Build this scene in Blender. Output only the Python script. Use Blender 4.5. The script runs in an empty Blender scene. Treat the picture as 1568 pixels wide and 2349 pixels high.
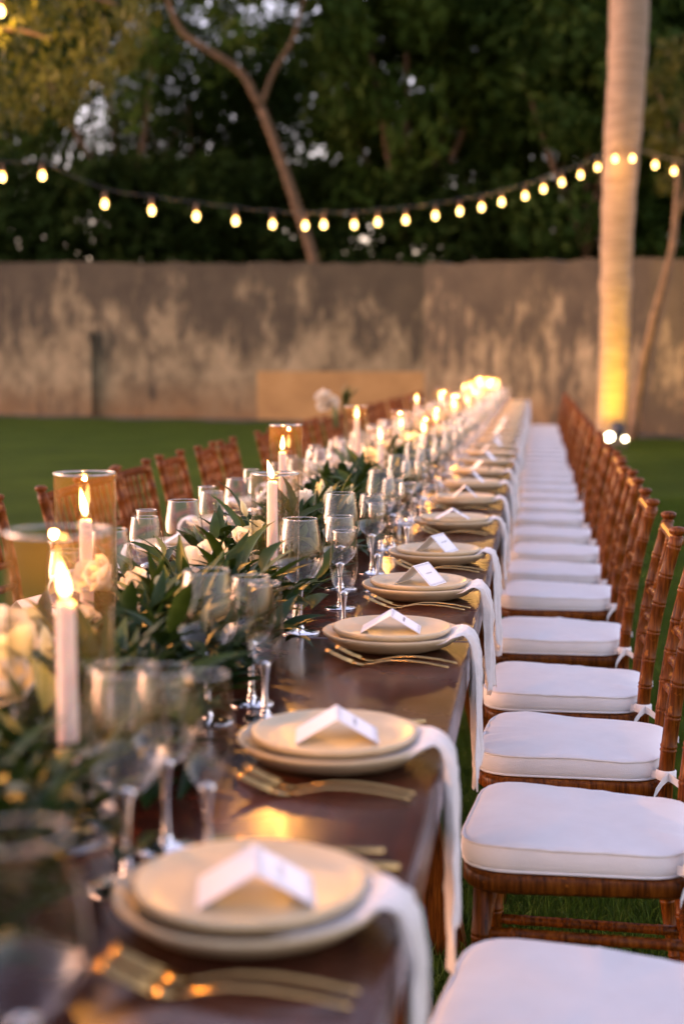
import bpy, bmesh, math, random
import numpy as np
from mathutils import Vector, Matrix, Euler

R = math.radians
PI = math.pi
random.seed(7)
rng = np.random.default_rng(7)
scene = bpy.context.scene
C = scene.collection

# ------------------------------------------------------------------ camera
EYE = Vector((0.0, 0.0, 1.32))
YAW, PITCH, LENS = 7.8, 6.0, 50.0
cam_d = bpy.data.cameras.new('camera')
cam = bpy.data.objects.new('camera', cam_d)
C.objects.link(cam)
scene.camera = cam
cam.location = EYE
cam.rotation_euler = (R(90 - PITCH), 0, R(YAW))
cam_d.sensor_fit = 'HORIZONTAL'
cam_d.sensor_width = 24.0
cam_d.lens = LENS
cam_d.clip_start = 0.05
cam_d.clip_end = 2000
cam_d.dof.use_dof = True
cam_d.dof.focus_distance = 3.15
cam_d.dof.aperture_fstop = 2.3
cam_d.dof.aperture_ratio = 1.04

# ------------------------------------------------------------------ sky, sun, exposure
world = bpy.data.worlds.new('World')
scene.world = world
world.use_nodes = True
wn, wl = world.node_tree.nodes, world.node_tree.links
bg = wn['Background']
sky = wn.new('ShaderNodeTexSky')
sky.sky_type = 'NISHITA'
sky.sun_disc = False
SUN_EL, SUN_AZ = 3.0, 272.0          # low evening sun off to the left
sky.sun_elevation = R(SUN_EL)
sky.sun_rotation = R(SUN_AZ)
sky.air_density = 1.0
sky.dust_density = 1.4
sky.ozone_density = 1.3
tint = wn.new('ShaderNodeMix')
tint.data_type = 'RGBA'
tint.blend_type = 'MULTIPLY'
tint.inputs['Factor'].default_value = 1.0
tint.inputs['B'].default_value = (1.0, 0.785, 0.93, 1)
hsv = wn.new('ShaderNodeHueSaturation')
hsv.inputs['Saturation'].default_value = 0.74
wl.new(sky.outputs['Color'], hsv.inputs['Color'])
wl.new(hsv.outputs['Color'], tint.inputs['A'])
wl.new(tint.outputs['Result'], bg.inputs['Color'])
bg.inputs['Strength'].default_value = 0.15

sd = bpy.data.lights.new('sun', 'SUN')
sd.energy = 0.02
sd.angle = R(25)
sd.color = (1.0, 0.80, 0.62)
sun = bpy.data.objects.new('sun', sd)
C.objects.link(sun)
el, az = R(14), R(SUN_AZ)
to_sun = Vector((math.sin(az) * math.cos(el), math.cos(az) * math.cos(el), math.sin(el)))
sun.rotation_euler = to_sun.to_track_quat('Z', 'Y').to_euler()
sun.location = (0, 0, 30)

scene.view_settings.view_transform = 'Standard'
scene.view_settings.look = 'None'
scene.view_settings.gamma = 1
scene.view_settings.exposure = 3.5

cy = scene.cycles
cy.use_denoising = True
cy.denoiser = 'OPENIMAGEDENOISE'
cy.max_bounces = 10
cy.diffuse_bounces = 3
cy.glossy_bounces = 5
cy.transmission_bounces = 8
cy.transparent_max_bounces = 48
cy.sample_clamp_indirect = 6.0
cy.caustics_reflective = False
cy.caustics_refractive = False

# ------------------------------------------------------------------ pixel to place (photo read at 1568 x 2349)
_y, _p = R(YAW), R(PITCH)
FW = Vector((-math.sin(_y) * math.cos(_p), math.cos(_y) * math.cos(_p), -math.sin(_p)))
RT = Vector((math.cos(_y), math.sin(_y), 0))
UP = RT.cross(FW)
FPX = LENS / 24 * 1568

def ray(px, py):
    return FW * FPX + RT * (px - 784) + UP * (1174.5 - py)

def at_z(px, py, z):
    d = ray(px, py)
    return EYE + d * ((z - EYE.z) / d.z)

def at_y(px, py, y):
    d = ray(px, py)
    return EYE + d * (y / d.y)

# ------------------------------------------------------------------ materials
MATS = {}

def nmat(name):
    m = bpy.data.materials.new(name)
    m.use_nodes = True
    MATS[name] = m
    nt = m.node_tree
    return m, nt, nt.nodes['Principled BSDF']

def N(nt, t, **kw):
    n = nt.nodes.new(t)
    for k, v in kw.items():
        if k in n.inputs:
            n.inputs[k].default_value = v
        else:
            setattr(n, k, v)
    return n

def ramp(nt, stops, fac=None, interp='LINEAR'):
    r = nt.nodes.new('ShaderNodeValToRGB')
    r.color_ramp.interpolation = interp
    e = r.color_ramp.elements
    while len(e) < len(stops):
        e.new(0.5)
    for i, (p, c) in enumerate(stops):
        e[i].position = p
        e[i].color = (*c, 1)
    if fac is not None:
        nt.links.new(fac, r.inputs['Fac'])
    return r

def coords(nt, kind='Object', scale=(1, 1, 1)):
    tc = nt.nodes.new('ShaderNodeTexCoord')
    mp = nt.nodes.new('ShaderNodeMapping')
    mp.inputs['Scale'].default_value = scale
    nt.links.new(tc.outputs[kind], mp.inputs['Vector'])
    return mp.outputs['Vector']

def world_coords(nt, scale=(1, 1, 1)):
    g = nt.nodes.new('ShaderNodeNewGeometry')
    mp = nt.nodes.new('ShaderNodeMapping')
    mp.inputs['Scale'].default_value = scale
    nt.links.new(g.outputs['Position'], mp.inputs['Vector'])
    return mp.outputs['Vector']

def noise(nt, vec, scale, detail=4, rough=0.55):
    n = nt.nodes.new('ShaderNodeTexNoise')
    n.inputs['Scale'].default_value = scale
    n.inputs['Detail'].default_value = detail
    n.inputs['Roughness'].default_value = rough
    nt.links.new(vec, n.inputs['Vector'])
    return n.outputs['Fac']

def bump(nt, bsdf, h, strength, dist):
    b = nt.nodes.new('ShaderNodeBump')
    b.inputs['Strength'].default_value = strength
    b.inputs['Distance'].default_value = dist
    nt.links.new(h, b.inputs['Height'])
    nt.links.new(b.outputs['Normal'], bsdf.inputs['Normal'])

def mixc(nt, fac, a, b, mode='MIX'):
    m = nt.nodes.new('ShaderNodeMix')
    m.data_type = 'RGBA'
    m.blend_type = mode
    for sock, v in (('Factor', fac), ('A', a), ('B', b)):
        if isinstance(v, (int, float)):
            m.inputs[sock].default_value = v
        elif isinstance(v, tuple):
            m.inputs[sock].default_value = (*v, 1)
        else:
            nt.links.new(v, m.inputs[sock])
    return m.outputs['Result']

# table wood
m, nt, b = nmat('table_wood')
v = world_coords(nt, (14, 0.7, 14))
g1 = noise(nt, v, 3.0, 7, 0.6)
g2 = noise(nt, world_coords(nt), 2.3, 3)
col = ramp(nt, [(0.3, (0.022, 0.005, 0.0025)), (0.62, (0.058, 0.014, 0.006)), (0.8, (0.10, 0.027, 0.012))], g1)
nt.links.new(mixc(nt, 0.35, col.outputs['Color'], ramp(nt, [(0.35, (0.024, 0.006, 0.004)), (0.7, (0.09, 0.026, 0.015))], g2).outputs['Color']), b.inputs['Base Color'])
rr = ramp(nt, [(0.3, (0.17,) * 3), (0.75, (0.34,) * 3)], noise(nt, world_coords(nt), 5.0, 5))
nt.links.new(rr.outputs['Color'], b.inputs['Roughness'])
b.inputs['Coat Weight'].default_value = 0.12
b.inputs['Coat Roughness'].default_value = 0.12
b.inputs['Specular IOR Level'].default_value = 0.32
bump(nt, b, g1, 0.12, 0.002)

# chair wood
def chair_wood(name, dark, mid, light):
    m, nt, b = nmat(name)
    v = coords(nt, 'Object', (60, 60, 5))
    g1 = noise(nt, v, 2.2, 6, 0.65)
    oi = nt.nodes.new('ShaderNodeObjectInfo')
    base = ramp(nt, [(0.34, dark), (0.52, mid), (0.74, light)], g1)
    sh = ramp(nt, [(0.0, (0.72, 0.70, 0.66)), (1.0, (1.12, 1.06, 1.0))], oi.outputs['Random'])
    wear = ramp(nt, [(0.66, (0, 0, 0)), (0.74, (1, 1, 1))], noise(nt, coords(nt, 'Object', (1, 1, 1)), 34.0, 3))
    c = mixc(nt, 1.0, base.outputs['Color'], sh.outputs['Color'], 'MULTIPLY')
    c = mixc(nt, wear.outputs['Color'], c, tuple(min(1, x * 1.5) for x in light))
    nt.links.new(c, b.inputs['Base Color'])
    b.inputs['Roughness'].default_value = 0.42
    b.inputs['Specular IOR Level'].default_value = 0.14
    b.inputs['Coat Weight'].default_value = 0.05
    b.inputs['Coat Roughness'].default_value = 0.2
    bump(nt, b, g1, 0.25, 0.0015)
    return m
chair_wood('chair_wood', (0.034, 0.008, 0.001), (0.150, 0.041, 0.004), (0.29, 0.096, 0.011))

# cloths
def cloth(name, colr, weave, wrinkle, wscale=9.0):
    m, nt, b = nmat(name)
    v = coords(nt, 'Object')
    n1 = noise(nt, v, wscale, 4, 0.6)
    w = N(nt, 'ShaderNodeTexNoise')
    w.inputs['Scale'].default_value = weave
    w.inputs['Detail'].default_value = 2
    nt.links.new(v, w.inputs['Vector'])
    c = ramp(nt, [(0.3, tuple(x * 0.9 for x in colr)), (0.7, colr)], n1)
    nt.links.new(c.outputs['Color'], b.inputs['Base Color'])
    b.inputs['Roughness'].default_value = 0.85
    b.inputs['Sheen Weight'].default_value = 0.15
    mm = N(nt, 'ShaderNodeMath', operation='MULTIPLY_ADD')
    nt.links.new(n1, mm.inputs[0])
    mm.inputs[1].default_value = wrinkle
    nt.links.new(w.outputs['Fac'], mm.inputs[2])
    bump(nt, b, mm.outputs[0], 0.35, 0.0016)
    return m
cloth('cushion_cloth', (0.80, 0.78, 0.78), 420.0, 4.0, 8.0)
cloth('napkin_cloth', (0.74, 0.71, 0.68), 300.0, 6.0, 40.0)
cloth('tie_cloth', (0.78, 0.76, 0.76), 420.0, 2.0, 30.0)

# stoneware
m, nt, b = nmat('stoneware')
v = coords(nt, 'Object')
sp = ramp(nt, [(0.30, (0.50, 0.40, 0.245)), (0.7, (0.58, 0.475, 0.30))], noise(nt, v, 22, 6, 0.7))
spk = ramp(nt, [(0.70, (0, 0, 0)), (0.78, (1, 1, 1))], noise(nt, v, 420, 2))
nt.links.new(mixc(nt, spk.outputs['Color'], sp.outputs['Color'], (0.40, 0.29, 0.18)), b.inputs['Base Color'])
b.inputs['Roughness'].default_value = 0.40
bump(nt, b, noise(nt, v, 60, 3), 0.08, 0.001)

m, nt, b = nmat('card_paper')
nt.links.new(ramp(nt, [(0.3, (0.80, 0.79, 0.80)), (0.7, (0.85, 0.84, 0.85))], noise(nt, coords(nt), 200, 3)).outputs['Color'], b.inputs['Base Color'])
b.inputs['Roughness'].default_value = 0.7
m, nt, b = nmat('card_ink')
nt.links.new(ramp(nt, [(0.3, (0.14, 0.13, 0.15)), (0.7, (0.20, 0.19, 0.21))], noise(nt, coords(nt), 300, 2)).outputs['Color'], b.inputs['Base Color'])
b.inputs['Roughness'].default_value = 0.6

m, nt, b = nmat('gold_metal')
nt.links.new(ramp(nt, [(0.3, (0.42, 0.27, 0.095)), (0.7, (0.58, 0.39, 0.16))], noise(nt, coords(nt, 'Object', (4, 60, 60)), 6, 4)).outputs['Color'], b.inputs['Base Color'])
b.inputs['Metallic'].default_value = 1.0
b.inputs['Roughness'].default_value = 0.17

# blown glass: thin walls let light through and mirror at grazing angles
def thin_glass(name, tintc, base, edge, power, film, glowc):
    m = bpy.data.materials.new(name)
    m.use_nodes = True
    MATS[name] = m
    nt = m.node_tree
    nt.nodes.remove(nt.nodes['Principled BSDF'])
    out = nt.nodes['Material Output']
    lw = N(nt, 'ShaderNodeLayerWeight', Blend=0.5)
    pw = N(nt, 'ShaderNodeMath', operation='POWER')
    nt.links.new(lw.outputs['Facing'], pw.inputs[0])
    pw.inputs[1].default_value = power
    ma = N(nt, 'ShaderNodeMath', operation='MULTIPLY_ADD')
    nt.links.new(pw.outputs[0], ma.inputs[0])
    ma.inputs[1].default_value = edge
    ma.inputs[2].default_value = base
    tr = N(nt, 'ShaderNodeBsdfTransparent')
    tr.inputs['Color'].default_value = (*tintc, 1)
    gl = N(nt, 'ShaderNodeBsdfGlossy', Roughness=0.015)
    wob = nt.nodes.new('ShaderNodeBump')
    wob.inputs['Strength'].default_value = 0.03
    wob.inputs['Distance'].default_value = 0.002
    nt.links.new(noise(nt, coords(nt), 30, 2), wob.inputs['Height'])
    nt.links.new(wob.outputs['Normal'], gl.inputs['Normal'])
    mx = N(nt, 'ShaderNodeMixShader')
    nt.links.new(ma.outputs[0], mx.inputs[0])
    nt.links.new(tr.outputs[0], mx.inputs[1])
    nt.links.new(gl.outputs[0], mx.inputs[2])
    tl = N(nt, 'ShaderNodeBsdfTranslucent')
    tl.inputs['Color'].default_value = (*glowc, 1)  # amber candle glow is painted into the film's colour
    m2 = N(nt, 'ShaderNodeMixShader')
    m2.inputs[0].default_value = film
    nt.links.new(mx.outputs[0], m2.inputs[1])
    nt.links.new(tl.outputs[0], m2.inputs[2])
    nt.links.new(m2.outputs[0], out.inputs['Surface'])
thin_glass('glass_bowl', (0.985, 0.98, 0.97), 0.045, 0.82, 2.8, 0.003, (0.98, 0.64, 0.30))
thin_glass('glass_cylinder', (0.985, 0.965, 0.93), 0.10, 0.84, 2.4, 0.0035, (1.0, 0.60, 0.20))  # warm tint and film carry the candle's amber glow
m = bpy.data.materials.new('glass_solid')
m.use_nodes = True
MATS['glass_solid'] = m
nt = m.node_tree
nt.nodes.remove(nt.nodes['Principled BSDF'])
gs = N(nt, 'ShaderNodeBsdfGlass', Roughness=0.0, IOR=1.46)
gs.inputs['Color'].default_value = (0.98, 0.98, 0.98, 1)
nt.links.new(gs.outputs[0], nt.nodes['Material Output'].inputs['Surface'])

# wax, flame, wick, bulbs
m, nt, b = nmat('candle_wax')
nt.links.new(ramp(nt, [(0.3, (0.82, 0.66, 0.56)), (0.7, (0.88, 0.74, 0.64))], noise(nt, coords(nt), 30, 3)).outputs['Color'], b.inputs['Base Color'])
b.inputs['Roughness'].default_value = 0.45
b.inputs['Subsurface Weight'].default_value = 0.6
b.inputs['Subsurface Radius'].default_value = (0.03, 0.012, 0.006)
b.inputs['Subsurface Scale'].default_value = 0.6

def emit(name, stops, strength, axis='Z'):
    m = bpy.data.materials.new(name)
    m.use_nodes = True
    MATS[name] = m
    nt = m.node_tree
    nt.nodes.remove(nt.nodes['Principled BSDF'])
    tc = nt.nodes.new('ShaderNodeTexCoord')
    sx = nt.nodes.new('ShaderNodeSeparateXYZ')
    nt.links.new(tc.outputs['Generated'], sx.inputs[0])
    r = ramp(nt, stops, sx.outputs[axis])
    e = N(nt, 'ShaderNodeEmission', Strength=strength)
    nt.links.new(r.outputs['Color'], e.inputs['Color'])
    nt.links.new(e.outputs[0], nt.nodes['Material Output'].inputs['Surface'])
emit('flame_glow', [(0.0, (0.6, 0.20, 0.03)), (0.22, (1.0, 0.54, 0.17)), (0.7, (1.0, 0.50, 0.14)), (1.0, (0.9, 0.34, 0.06))], 3.0)
emit('bulb_glow', [(0.0, (1.0, 0.56, 0.17)), (1.0, (1.0, 0.44, 0.09))], 1.8)
emit('flood_lens', [(0.0, (1.0, 0.86, 0.55)), (1.0, (1.0, 0.80, 0.45))], 2.5)

def plain(name, a, c, scale, rough, kind='Object', met=0.0):
    m, nt, b = nmat(name)
    nt.links.new(ramp(nt, [(0.32, a), (0.68, c)], noise(nt, coords(nt, kind), scale, 4)).outputs['Color'], b.inputs['Base Color'])
    b.inputs['Roughness'].default_value = rough
    b.inputs['Metallic'].default_value = met
    return m
plain('wick_black', (0.01, 0.008, 0.006), (0.03, 0.02, 0.015), 200, 0.9)
plain('black_cable', (0.012, 0.011, 0.010), (0.03, 0.026, 0.022), 30, 0.5)
plain('socket_bronze', (0.10, 0.045, 0.015), (0.16, 0.075, 0.03), 30, 0.45)
plain('lamp_housing', (0.02, 0.02, 0.02), (0.05, 0.05, 0.05), 30, 0.5)
plain('bark_brown', (0.09, 0.055, 0.03), (0.20, 0.125, 0.07), 6, 0.85)
plain('bark_pale', (0.07, 0.042, 0.018), (0.15, 0.088, 0.040), 5, 0.85)
plain('stem_green', (0.05, 0.09, 0.025), (0.09, 0.14, 0.045), 40, 0.6)
plain('brass_holder', (0.45, 0.30, 0.12), (0.6, 0.42, 0.18), 30, 0.35, met=1.0)

# leaves: thin, some light passes through
def leafmat(name, a, c, scale, rough, trans, spec=0.4, variation=True, kind='Object'):
    m, nt, b = nmat(name)
    out = nt.nodes['Material Output']
    cr = ramp(nt, [(0.3, a), (0.7, c)], noise(nt, coords(nt, kind), scale, 3)).outputs['Color']
    if variation:
        oi = nt.nodes.new('ShaderNodeObjectInfo')
        sh = ramp(nt, [(0.0, (0.65, 0.72, 0.7)), (1.0, (1.25, 1.2, 1.1))], oi.outputs['Random'])
        cr = mixc(nt, 1.0, cr, sh.outputs['Color'], 'MULTIPLY')
    nt.links.new(cr, b.inputs['Base Color'])
    b.inputs['Roughness'].default_value = rough
    b.inputs['Specular IOR Level'].default_value = spec
    tl = N(nt, 'ShaderNodeBsdfTranslucent')
    nt.links.new(cr, tl.inputs['Color'])
    mx = N(nt, 'ShaderNodeMixShader')
    mx.inputs[0].default_value = trans
    nt.links.new(b.outputs[0], mx.inputs[1])
    nt.links.new(tl.outputs[0], mx.inputs[2])
    nt.links.new(mx.outputs[0], out.inputs['Surface'])
leafmat('garland_leaf', (0.009, 0.024, 0.004), (0.030, 0.060, 0.010), 14, 0.45, 0.15, 0.20)
leafmat('garland_leaf_light', (0.06, 0.085, 0.02), (0.12, 0.14, 0.04), 14, 0.45, 0.25)
leafmat('petal_white', (0.70, 0.65, 0.54), (0.82, 0.78, 0.68), 18, 0.6, 0.35, 0.25, False)
leafmat('petal_cream', (0.55, 0.56, 0.34), (0.74, 0.72, 0.52), 18, 0.6, 0.35, 0.25, False)
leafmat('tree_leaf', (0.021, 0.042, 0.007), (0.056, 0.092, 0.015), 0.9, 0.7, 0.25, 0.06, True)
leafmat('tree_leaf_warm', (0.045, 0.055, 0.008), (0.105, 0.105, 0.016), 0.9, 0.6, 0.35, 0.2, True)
leafmat('hedge_leaf', (0.010, 0.020, 0.004), (0.030, 0.048, 0.009), 0.5, 0.8, 0.12, 0.04, False)
leafmat('grass_blade', (0.042, 0.080, 0.008), (0.105, 0.160, 0.018), 1.3, 0.6, 0.3, 0.12, False)

# lawn
m, nt, b = nmat('lawn')
v = world_coords(nt)
big = ramp(nt, [(0.3, (0.030, 0.054, 0.005)), (0.7, (0.066, 0.100, 0.010))], noise(nt, v, 0.8, 7, 0.65))
fine = ramp(nt, [(0.3, (0.55, 0.6, 0.5)), (0.72, (1.3, 1.25, 1.1))], noise(nt, v, 14, 9, 0.8))
nt.links.new(mixc(nt, 1.0, big.outputs['Color'], fine.outputs['Color'], 'MULTIPLY'), b.inputs['Base Color'])
b.inputs['Roughness'].default_value = 0.85
b.inputs['Specular IOR Level'].default_value = 0.05
bump(nt, b, noise(nt, v, 90, 4, 0.7), 0.7, 0.03)

# old lime plaster with mould running down from the top
m, nt, b = nmat('old_plaster')
v = world_coords(nt)
vs = world_coords(nt, (1, 1, 0.45))
pl = ramp(nt, [(0.28, (0.050, 0.041, 0.022)), (0.42, (0.135, 0.109, 0.059)), (0.56, (0.225, 0.182, 0.102)), (0.74, (0.34, 0.275, 0.160))], noise(nt, v, 1.1, 8, 0.70))
sz = nt.nodes.new('ShaderNodeSeparateXYZ')
g = nt.nodes.new('ShaderNodeNewGeometry')
nt.links.new(g.outputs['Position'], sz.inputs[0])
low = N(nt, 'ShaderNodeMapRange')
low.inputs['From Min'].default_value = 1.0
low.inputs['From Max'].default_value = 0.1
nt.links.new(sz.outputs['Z'], low.inputs['Value'])
lown = N(nt, 'ShaderNodeMath', operation='MULTIPLY')
nt.links.new(low.outputs['Result'], lown.inputs[0])
nt.links.new(ramp(nt, [(0.3, (0.3,) * 3), (0.6, (1,) * 3)], noise(nt, v, 1.0, 4)).outputs['Color'], lown.inputs[1])
c1 = mixc(nt, lown.outputs[0], pl.outputs['Color'], (0.15, 0.088, 0.034))
mould = noise(nt, vs, 1.6, 9, 0.70)
hi = N(nt, 'ShaderNodeMapRange')
hi.inputs['From Min'].default_value = 1.0
hi.inputs['From Max'].default_value = 3.6
hi.inputs['To Min'].default_value = -0.07
hi.inputs['To Max'].default_value = 0.17
nt.links.new(sz.outputs['Z'], hi.inputs['Value'])
gx = N(nt, 'ShaderNodeMapRange')
gx.inputs['From Min'].default_value = -4.0
gx.inputs['From Max'].default_value = 2.0
gx.inputs['To Min'].default_value = 0.0
gx.inputs['To Max'].default_value = 0.09
nt.links.new(sz.outputs['X'], gx.inputs['Value'])
m0 = N(nt, 'ShaderNodeMath', operation='ADD')
nt.links.new(mould, m0.inputs[0])
nt.links.new(gx.outputs['Result'], m0.inputs[1])
ad = N(nt, 'ShaderNodeMath', operation='ADD')
nt.links.new(m0.outputs[0], ad.inputs[0])
nt.links.new(hi.outputs['Result'], ad.inputs[1])
mk = ramp(nt, [(0.47, (0, 0, 0)), (0.58, (0.82,) * 3)], ad.outputs[0])
nt.links.new(mixc(nt, mk.outputs['Color'], c1, (0.026, 0.022, 0.013)), b.inputs['Base Color'])
b.inputs['Roughness'].default_value = 0.95
bump(nt, b, noise(nt, v, 6, 8, 0.7), 0.6, 0.05)
m, nt, b = nmat('new_plaster')
nt.links.new(ramp(nt, [(0.25, (0.22, 0.125, 0.042)), (0.55, (0.31, 0.185, 0.064)), (0.8, (0.38, 0.235, 0.09))], noise(nt, world_coords(nt), 1.6, 6, 0.6)).outputs['Color'], b.inputs['Base Color'])
b.inputs['Roughness'].default_value = 0.9
bump(nt, b, noise(nt, world_coords(nt), 5, 6), 0.3, 0.02)
# palm bark with ring scars
m, nt, b = nmat('palm_bark')
v = world_coords(nt, (1, 1, 9))
rg = noise(nt, v, 1.9, 8, 0.75)
nt.links.new(ramp(nt, [(0.3, (0.17, 0.118, 0.070)), (0.55, (0.33, 0.24, 0.155)), (0.8, (0.45, 0.34, 0.235))], rg).outputs['Color'], b.inputs['Base Color'])
b.inputs['Roughness'].default_value = 0.8
bump(nt, b, rg, 0.9, 0.06)

# ------------------------------------------------------------------ mesh helpers
def mesh(name, verts, faces, smooth=True):
    me = bpy.data.meshes.new(name)
    me.from_pydata([tuple(v) for v in verts], [], [tuple(f) for f in faces])
    if smooth:
        me.polygons.foreach_set('use_smooth', [True] * len(me.polygons))
    me.update()
    return me

def obj(name, me, mat, parent=None, loc=None, rot=None, scale=None):
    o = bpy.data.objects.new(name, me)
    C.objects.link(o)
    if me is not None and mat is not None and len(me.materials) == 0:
        me.materials.append(MATS[mat])
    if parent is not None:
        o.parent = parent
    if loc is not None:
        o.location = loc
    if rot is not None:
        o.rotation_euler = rot
    if scale is not None:
        o.scale = (scale,) * 3 if isinstance(scale, (int, float)) else scale
    return o

def tag(o, label=None, cat=None, group=None, kind=None):
    if label: o['label'] = label
    if cat: o['category'] = cat
    if group: o['group'] = group
    if kind: o['kind'] = kind
    return o

def thing(name, label, cat, loc=(0, 0, 0), rotz=0.0, group=None):
    o = bpy.data.objects.new(name, None)
    C.objects.link(o)
    o.empty_display_size = 0.05
    o.location = loc
    o.rotation_euler = (0, 0, rotz)
    return tag(o, label, cat, group)

def copy_tree(root, loc, rotz, label, group=None, scale=None):
    def rec(o, parent):
        c = o.copy()
        C.objects.link(c)
        c.parent = parent
        for ch in o.children:
            rec(ch, c)
        return c
    r = rec(root, None)
    r.location = loc
    r.rotation_euler = (0, 0, rotz)
    if scale: r.scale = (scale,) * 3
    return tag(r, label, None, group)

ORD = ['first', 'second', 'third', 'fourth', 'fifth', 'sixth', 'seventh', 'eighth', 'ninth', 'tenth', 'eleventh', 'twelfth',
       'thirteenth', 'fourteenth', 'fifteenth', 'sixteenth', 'seventeenth', 'eighteenth', 'nineteenth', 'twentieth']
ORD += ['twenty-' + w for w in ORD[:9]] + ['thirtieth'] + ['thirty-' + w for w in ORD[:9]] + ['fortieth']

def lathe(profile, seg=32, close=False):
    verts, faces = [], []
    n = len(profile)
    for r, z in profile:
        for k in range(seg):
            a = 2 * PI * k / seg
            verts.append((r * math.cos(a), r * math.sin(a), z))
    for i in range(n - 1 + (1 if close else 0)):
        i2 = (i + 1) % n
        for k in range(seg):
            k2 = (k + 1) % seg
            faces.append((i * seg + k, i * seg + k2, i2 * seg + k2, i2 * seg + k))
    return verts, faces

def sweep(pts, radii, seg=10, caps=True, flat=(1.0, 1.0)):
    pts = [Vector(p) for p in pts]
    if not isinstance(radii, (list, tuple)):
        radii = [radii] * len(pts)
    verts, faces = [], []
    ref = None
    n = len(pts)
    for i, p in enumerate(pts):
        t = (pts[min(i + 1, n - 1)] - pts[max(i - 1, 0)]).normalized()
        if ref is None:
            ref = Vector((0, 0, 1)) if abs(t.z) < 0.8 else Vector((0, 1, 0))
        u = ref - t * ref.dot(t)
        u.normalize()
        w = t.cross(u)
        ref = u
        for k in range(seg):
            a = 2 * PI * k / seg
            verts.append(p + (u * math.cos(a) * flat[0] + w * math.sin(a) * flat[1]) * radii[i])
    for i in range(n - 1):
        for k in range(seg):
            k2 = (k + 1) % seg
            faces.append((i * seg + k, i * seg + k2, (i + 1) * seg + k2, (i + 1) * seg + k))
    if caps:
        faces.append(tuple(reversed(range(seg))))
        faces.append(tuple((n - 1) * seg + k for k in range(seg)))
    return verts, faces

def join(*vf):
    V, F = [], []
    for v, f in vf:
        o = len(V)
        V += list(v)
        F += [tuple(i + o for i in q) for q in f]
    return V, F

def moved(vf, off):
    return [Vector(v) + Vector(off) for v in vf[0]], vf[1]

def box(x0, x1, y0, y1, z0, z1, bev=0.0):
    bm = bmesh.new()
    bmesh.ops.create_cube(bm, size=1)
    for v in bm.verts:
        v.co = Vector(((x0 + x1) / 2 + v.co.x * (x1 - x0), (y0 + y1) / 2 + v.co.y * (y1 - y0), (z0 + z1) / 2 + v.co.z * (z1 - z0)))
    if bev:
        bmesh.ops.bevel(bm, geom=bm.edges[:], offset=bev, segments=2, affect='EDGES', profile=0.6)
    bm.verts.index_update()
    r = [v.co.copy() for v in bm.verts], [tuple(v.index for v in f.verts) for f in bm.faces]
    bm.free()
    return r

def bar(p0, p1, w, h):
    """a squared timber from p0 to p1"""
    p0, p1 = Vector(p0), Vector(p1)
    t = (p1 - p0).normalized()
    s = Vector((0, 0, 1)) if abs(t.z) < 0.9 else Vector((0, 1, 0))
    u = t.cross(s).normalized() * (w / 2)
    q = t.cross(u).normalized() * (h / 2)
    V = [p + a * u + c * q for p in (p0, p1) for a, c in ((-1, -1), (1, -1), (1, 1), (-1, 1))]
    return V, [(3, 2, 1, 0), (4, 5, 6, 7), (0, 1, 5, 4), (1, 2, 6, 5), (2, 3, 7, 6), (3, 0, 4, 7)]

def smoothstep(a, b, x):
    t = max(0.0, min(1.0, (x - a) / (b - a)))
    return t * t * (3 - 2 * t)

# ------------------------------------------------------------------ ground
S = 400.0
GV, GF = [(-S, -S, 0), (S, -S, 0), (S, S, 0), (-S, S, 0)], [(0, 1, 2, 3)]
tag(obj('lawn', mesh('lawn', GV, GF), 'lawn'), kind='structure')

# ------------------------------------------------------------------ the old garden wall
W0, W1, W2 = Vector((-26.0, 38.2, 0)), Vector((-2.42, 30.6, 0)), Vector((8.0, 20.4, 0))
W1 = Vector((-2.42, 30.6, 0))
WMID = Vector((3.4, 25.6, 0))
wall = thing('garden_wall', 'tall mould stained plaster garden wall behind the lawn', 'wall', tuple(W1))

def wall_run(a, c, ha, hc, thick, n):
    d = (c - a)
    t = d.normalized()
    nrm = Vector((t.y, -t.x, 0))
    if nrm.y > 0:
        nrm = -nrm
    V, F = [], []
    for i in range(n + 1):
        f = i / n
        p = a + d * f
        h = ha + (hc - ha) * f + random.uniform(-0.03, 0.03)
        for q in (p, p - nrm * thick):
            V.append(q - W1)
            V.append(q - W1 + Vector((0, 0, h + random.uniform(-0.01, 0.01))))
    for i in range(n):
        o, e = i * 4, i * 4 + 4
        F += [(o, e, e + 1, o + 1), (o + 1, e + 1, e + 3, o + 3), (o + 3, e + 3, e + 2, o + 2)]
    F += [(0, 1, 3, 2), (n * 4, n * 4 + 2, n * 4 + 3, n * 4 + 1)]
    return (V, F), t, nrm

vf, t1, n1 = wall_run(W0, W1, 4.25, 3.40, 0.35, 60)
obj('wall_run', mesh('wall_run', *vf, smooth=False), 'old_plaster', wall)
vf, t2, n2 = wall_run(W1, W2, 3.40, 2.85, 0.35, 40)
obj('wall_run', mesh('wall_run', *vf, smooth=False), 'old_plaster', wall)
def on_wall(px, off):
    """where the first run of the wall stands at that column, off metres out of its face"""
    d = ray(px, 900)
    # EYE + d*s on line W0 + t1*k
    A = np.array([[d.x, -t1.x], [d.y, -t1.y]])
    s, k = np.linalg.solve(A, np.array([W0.x - EYE.x, W0.y - EYE.y]))
    return W0 + t1 * k + n1 * off
def wall_slab(pxa, pxb, z0, z1, thick):
    a, c = on_wall(pxa, 0) - W1, on_wall(pxb, 0) - W1
    q = [a - n1 * 0.05, c - n1 * 0.05, c + n1 * thick, a + n1 * thick]
    V = [p + Vector((0, 0, z)) for z in (z0, z1) for p in q]
    return V, [(3, 2, 1, 0), (4, 5, 6, 7), (0, 1, 5, 4), (1, 2, 6, 5), (2, 3, 7, 6), (3, 0, 4, 7)]
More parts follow.
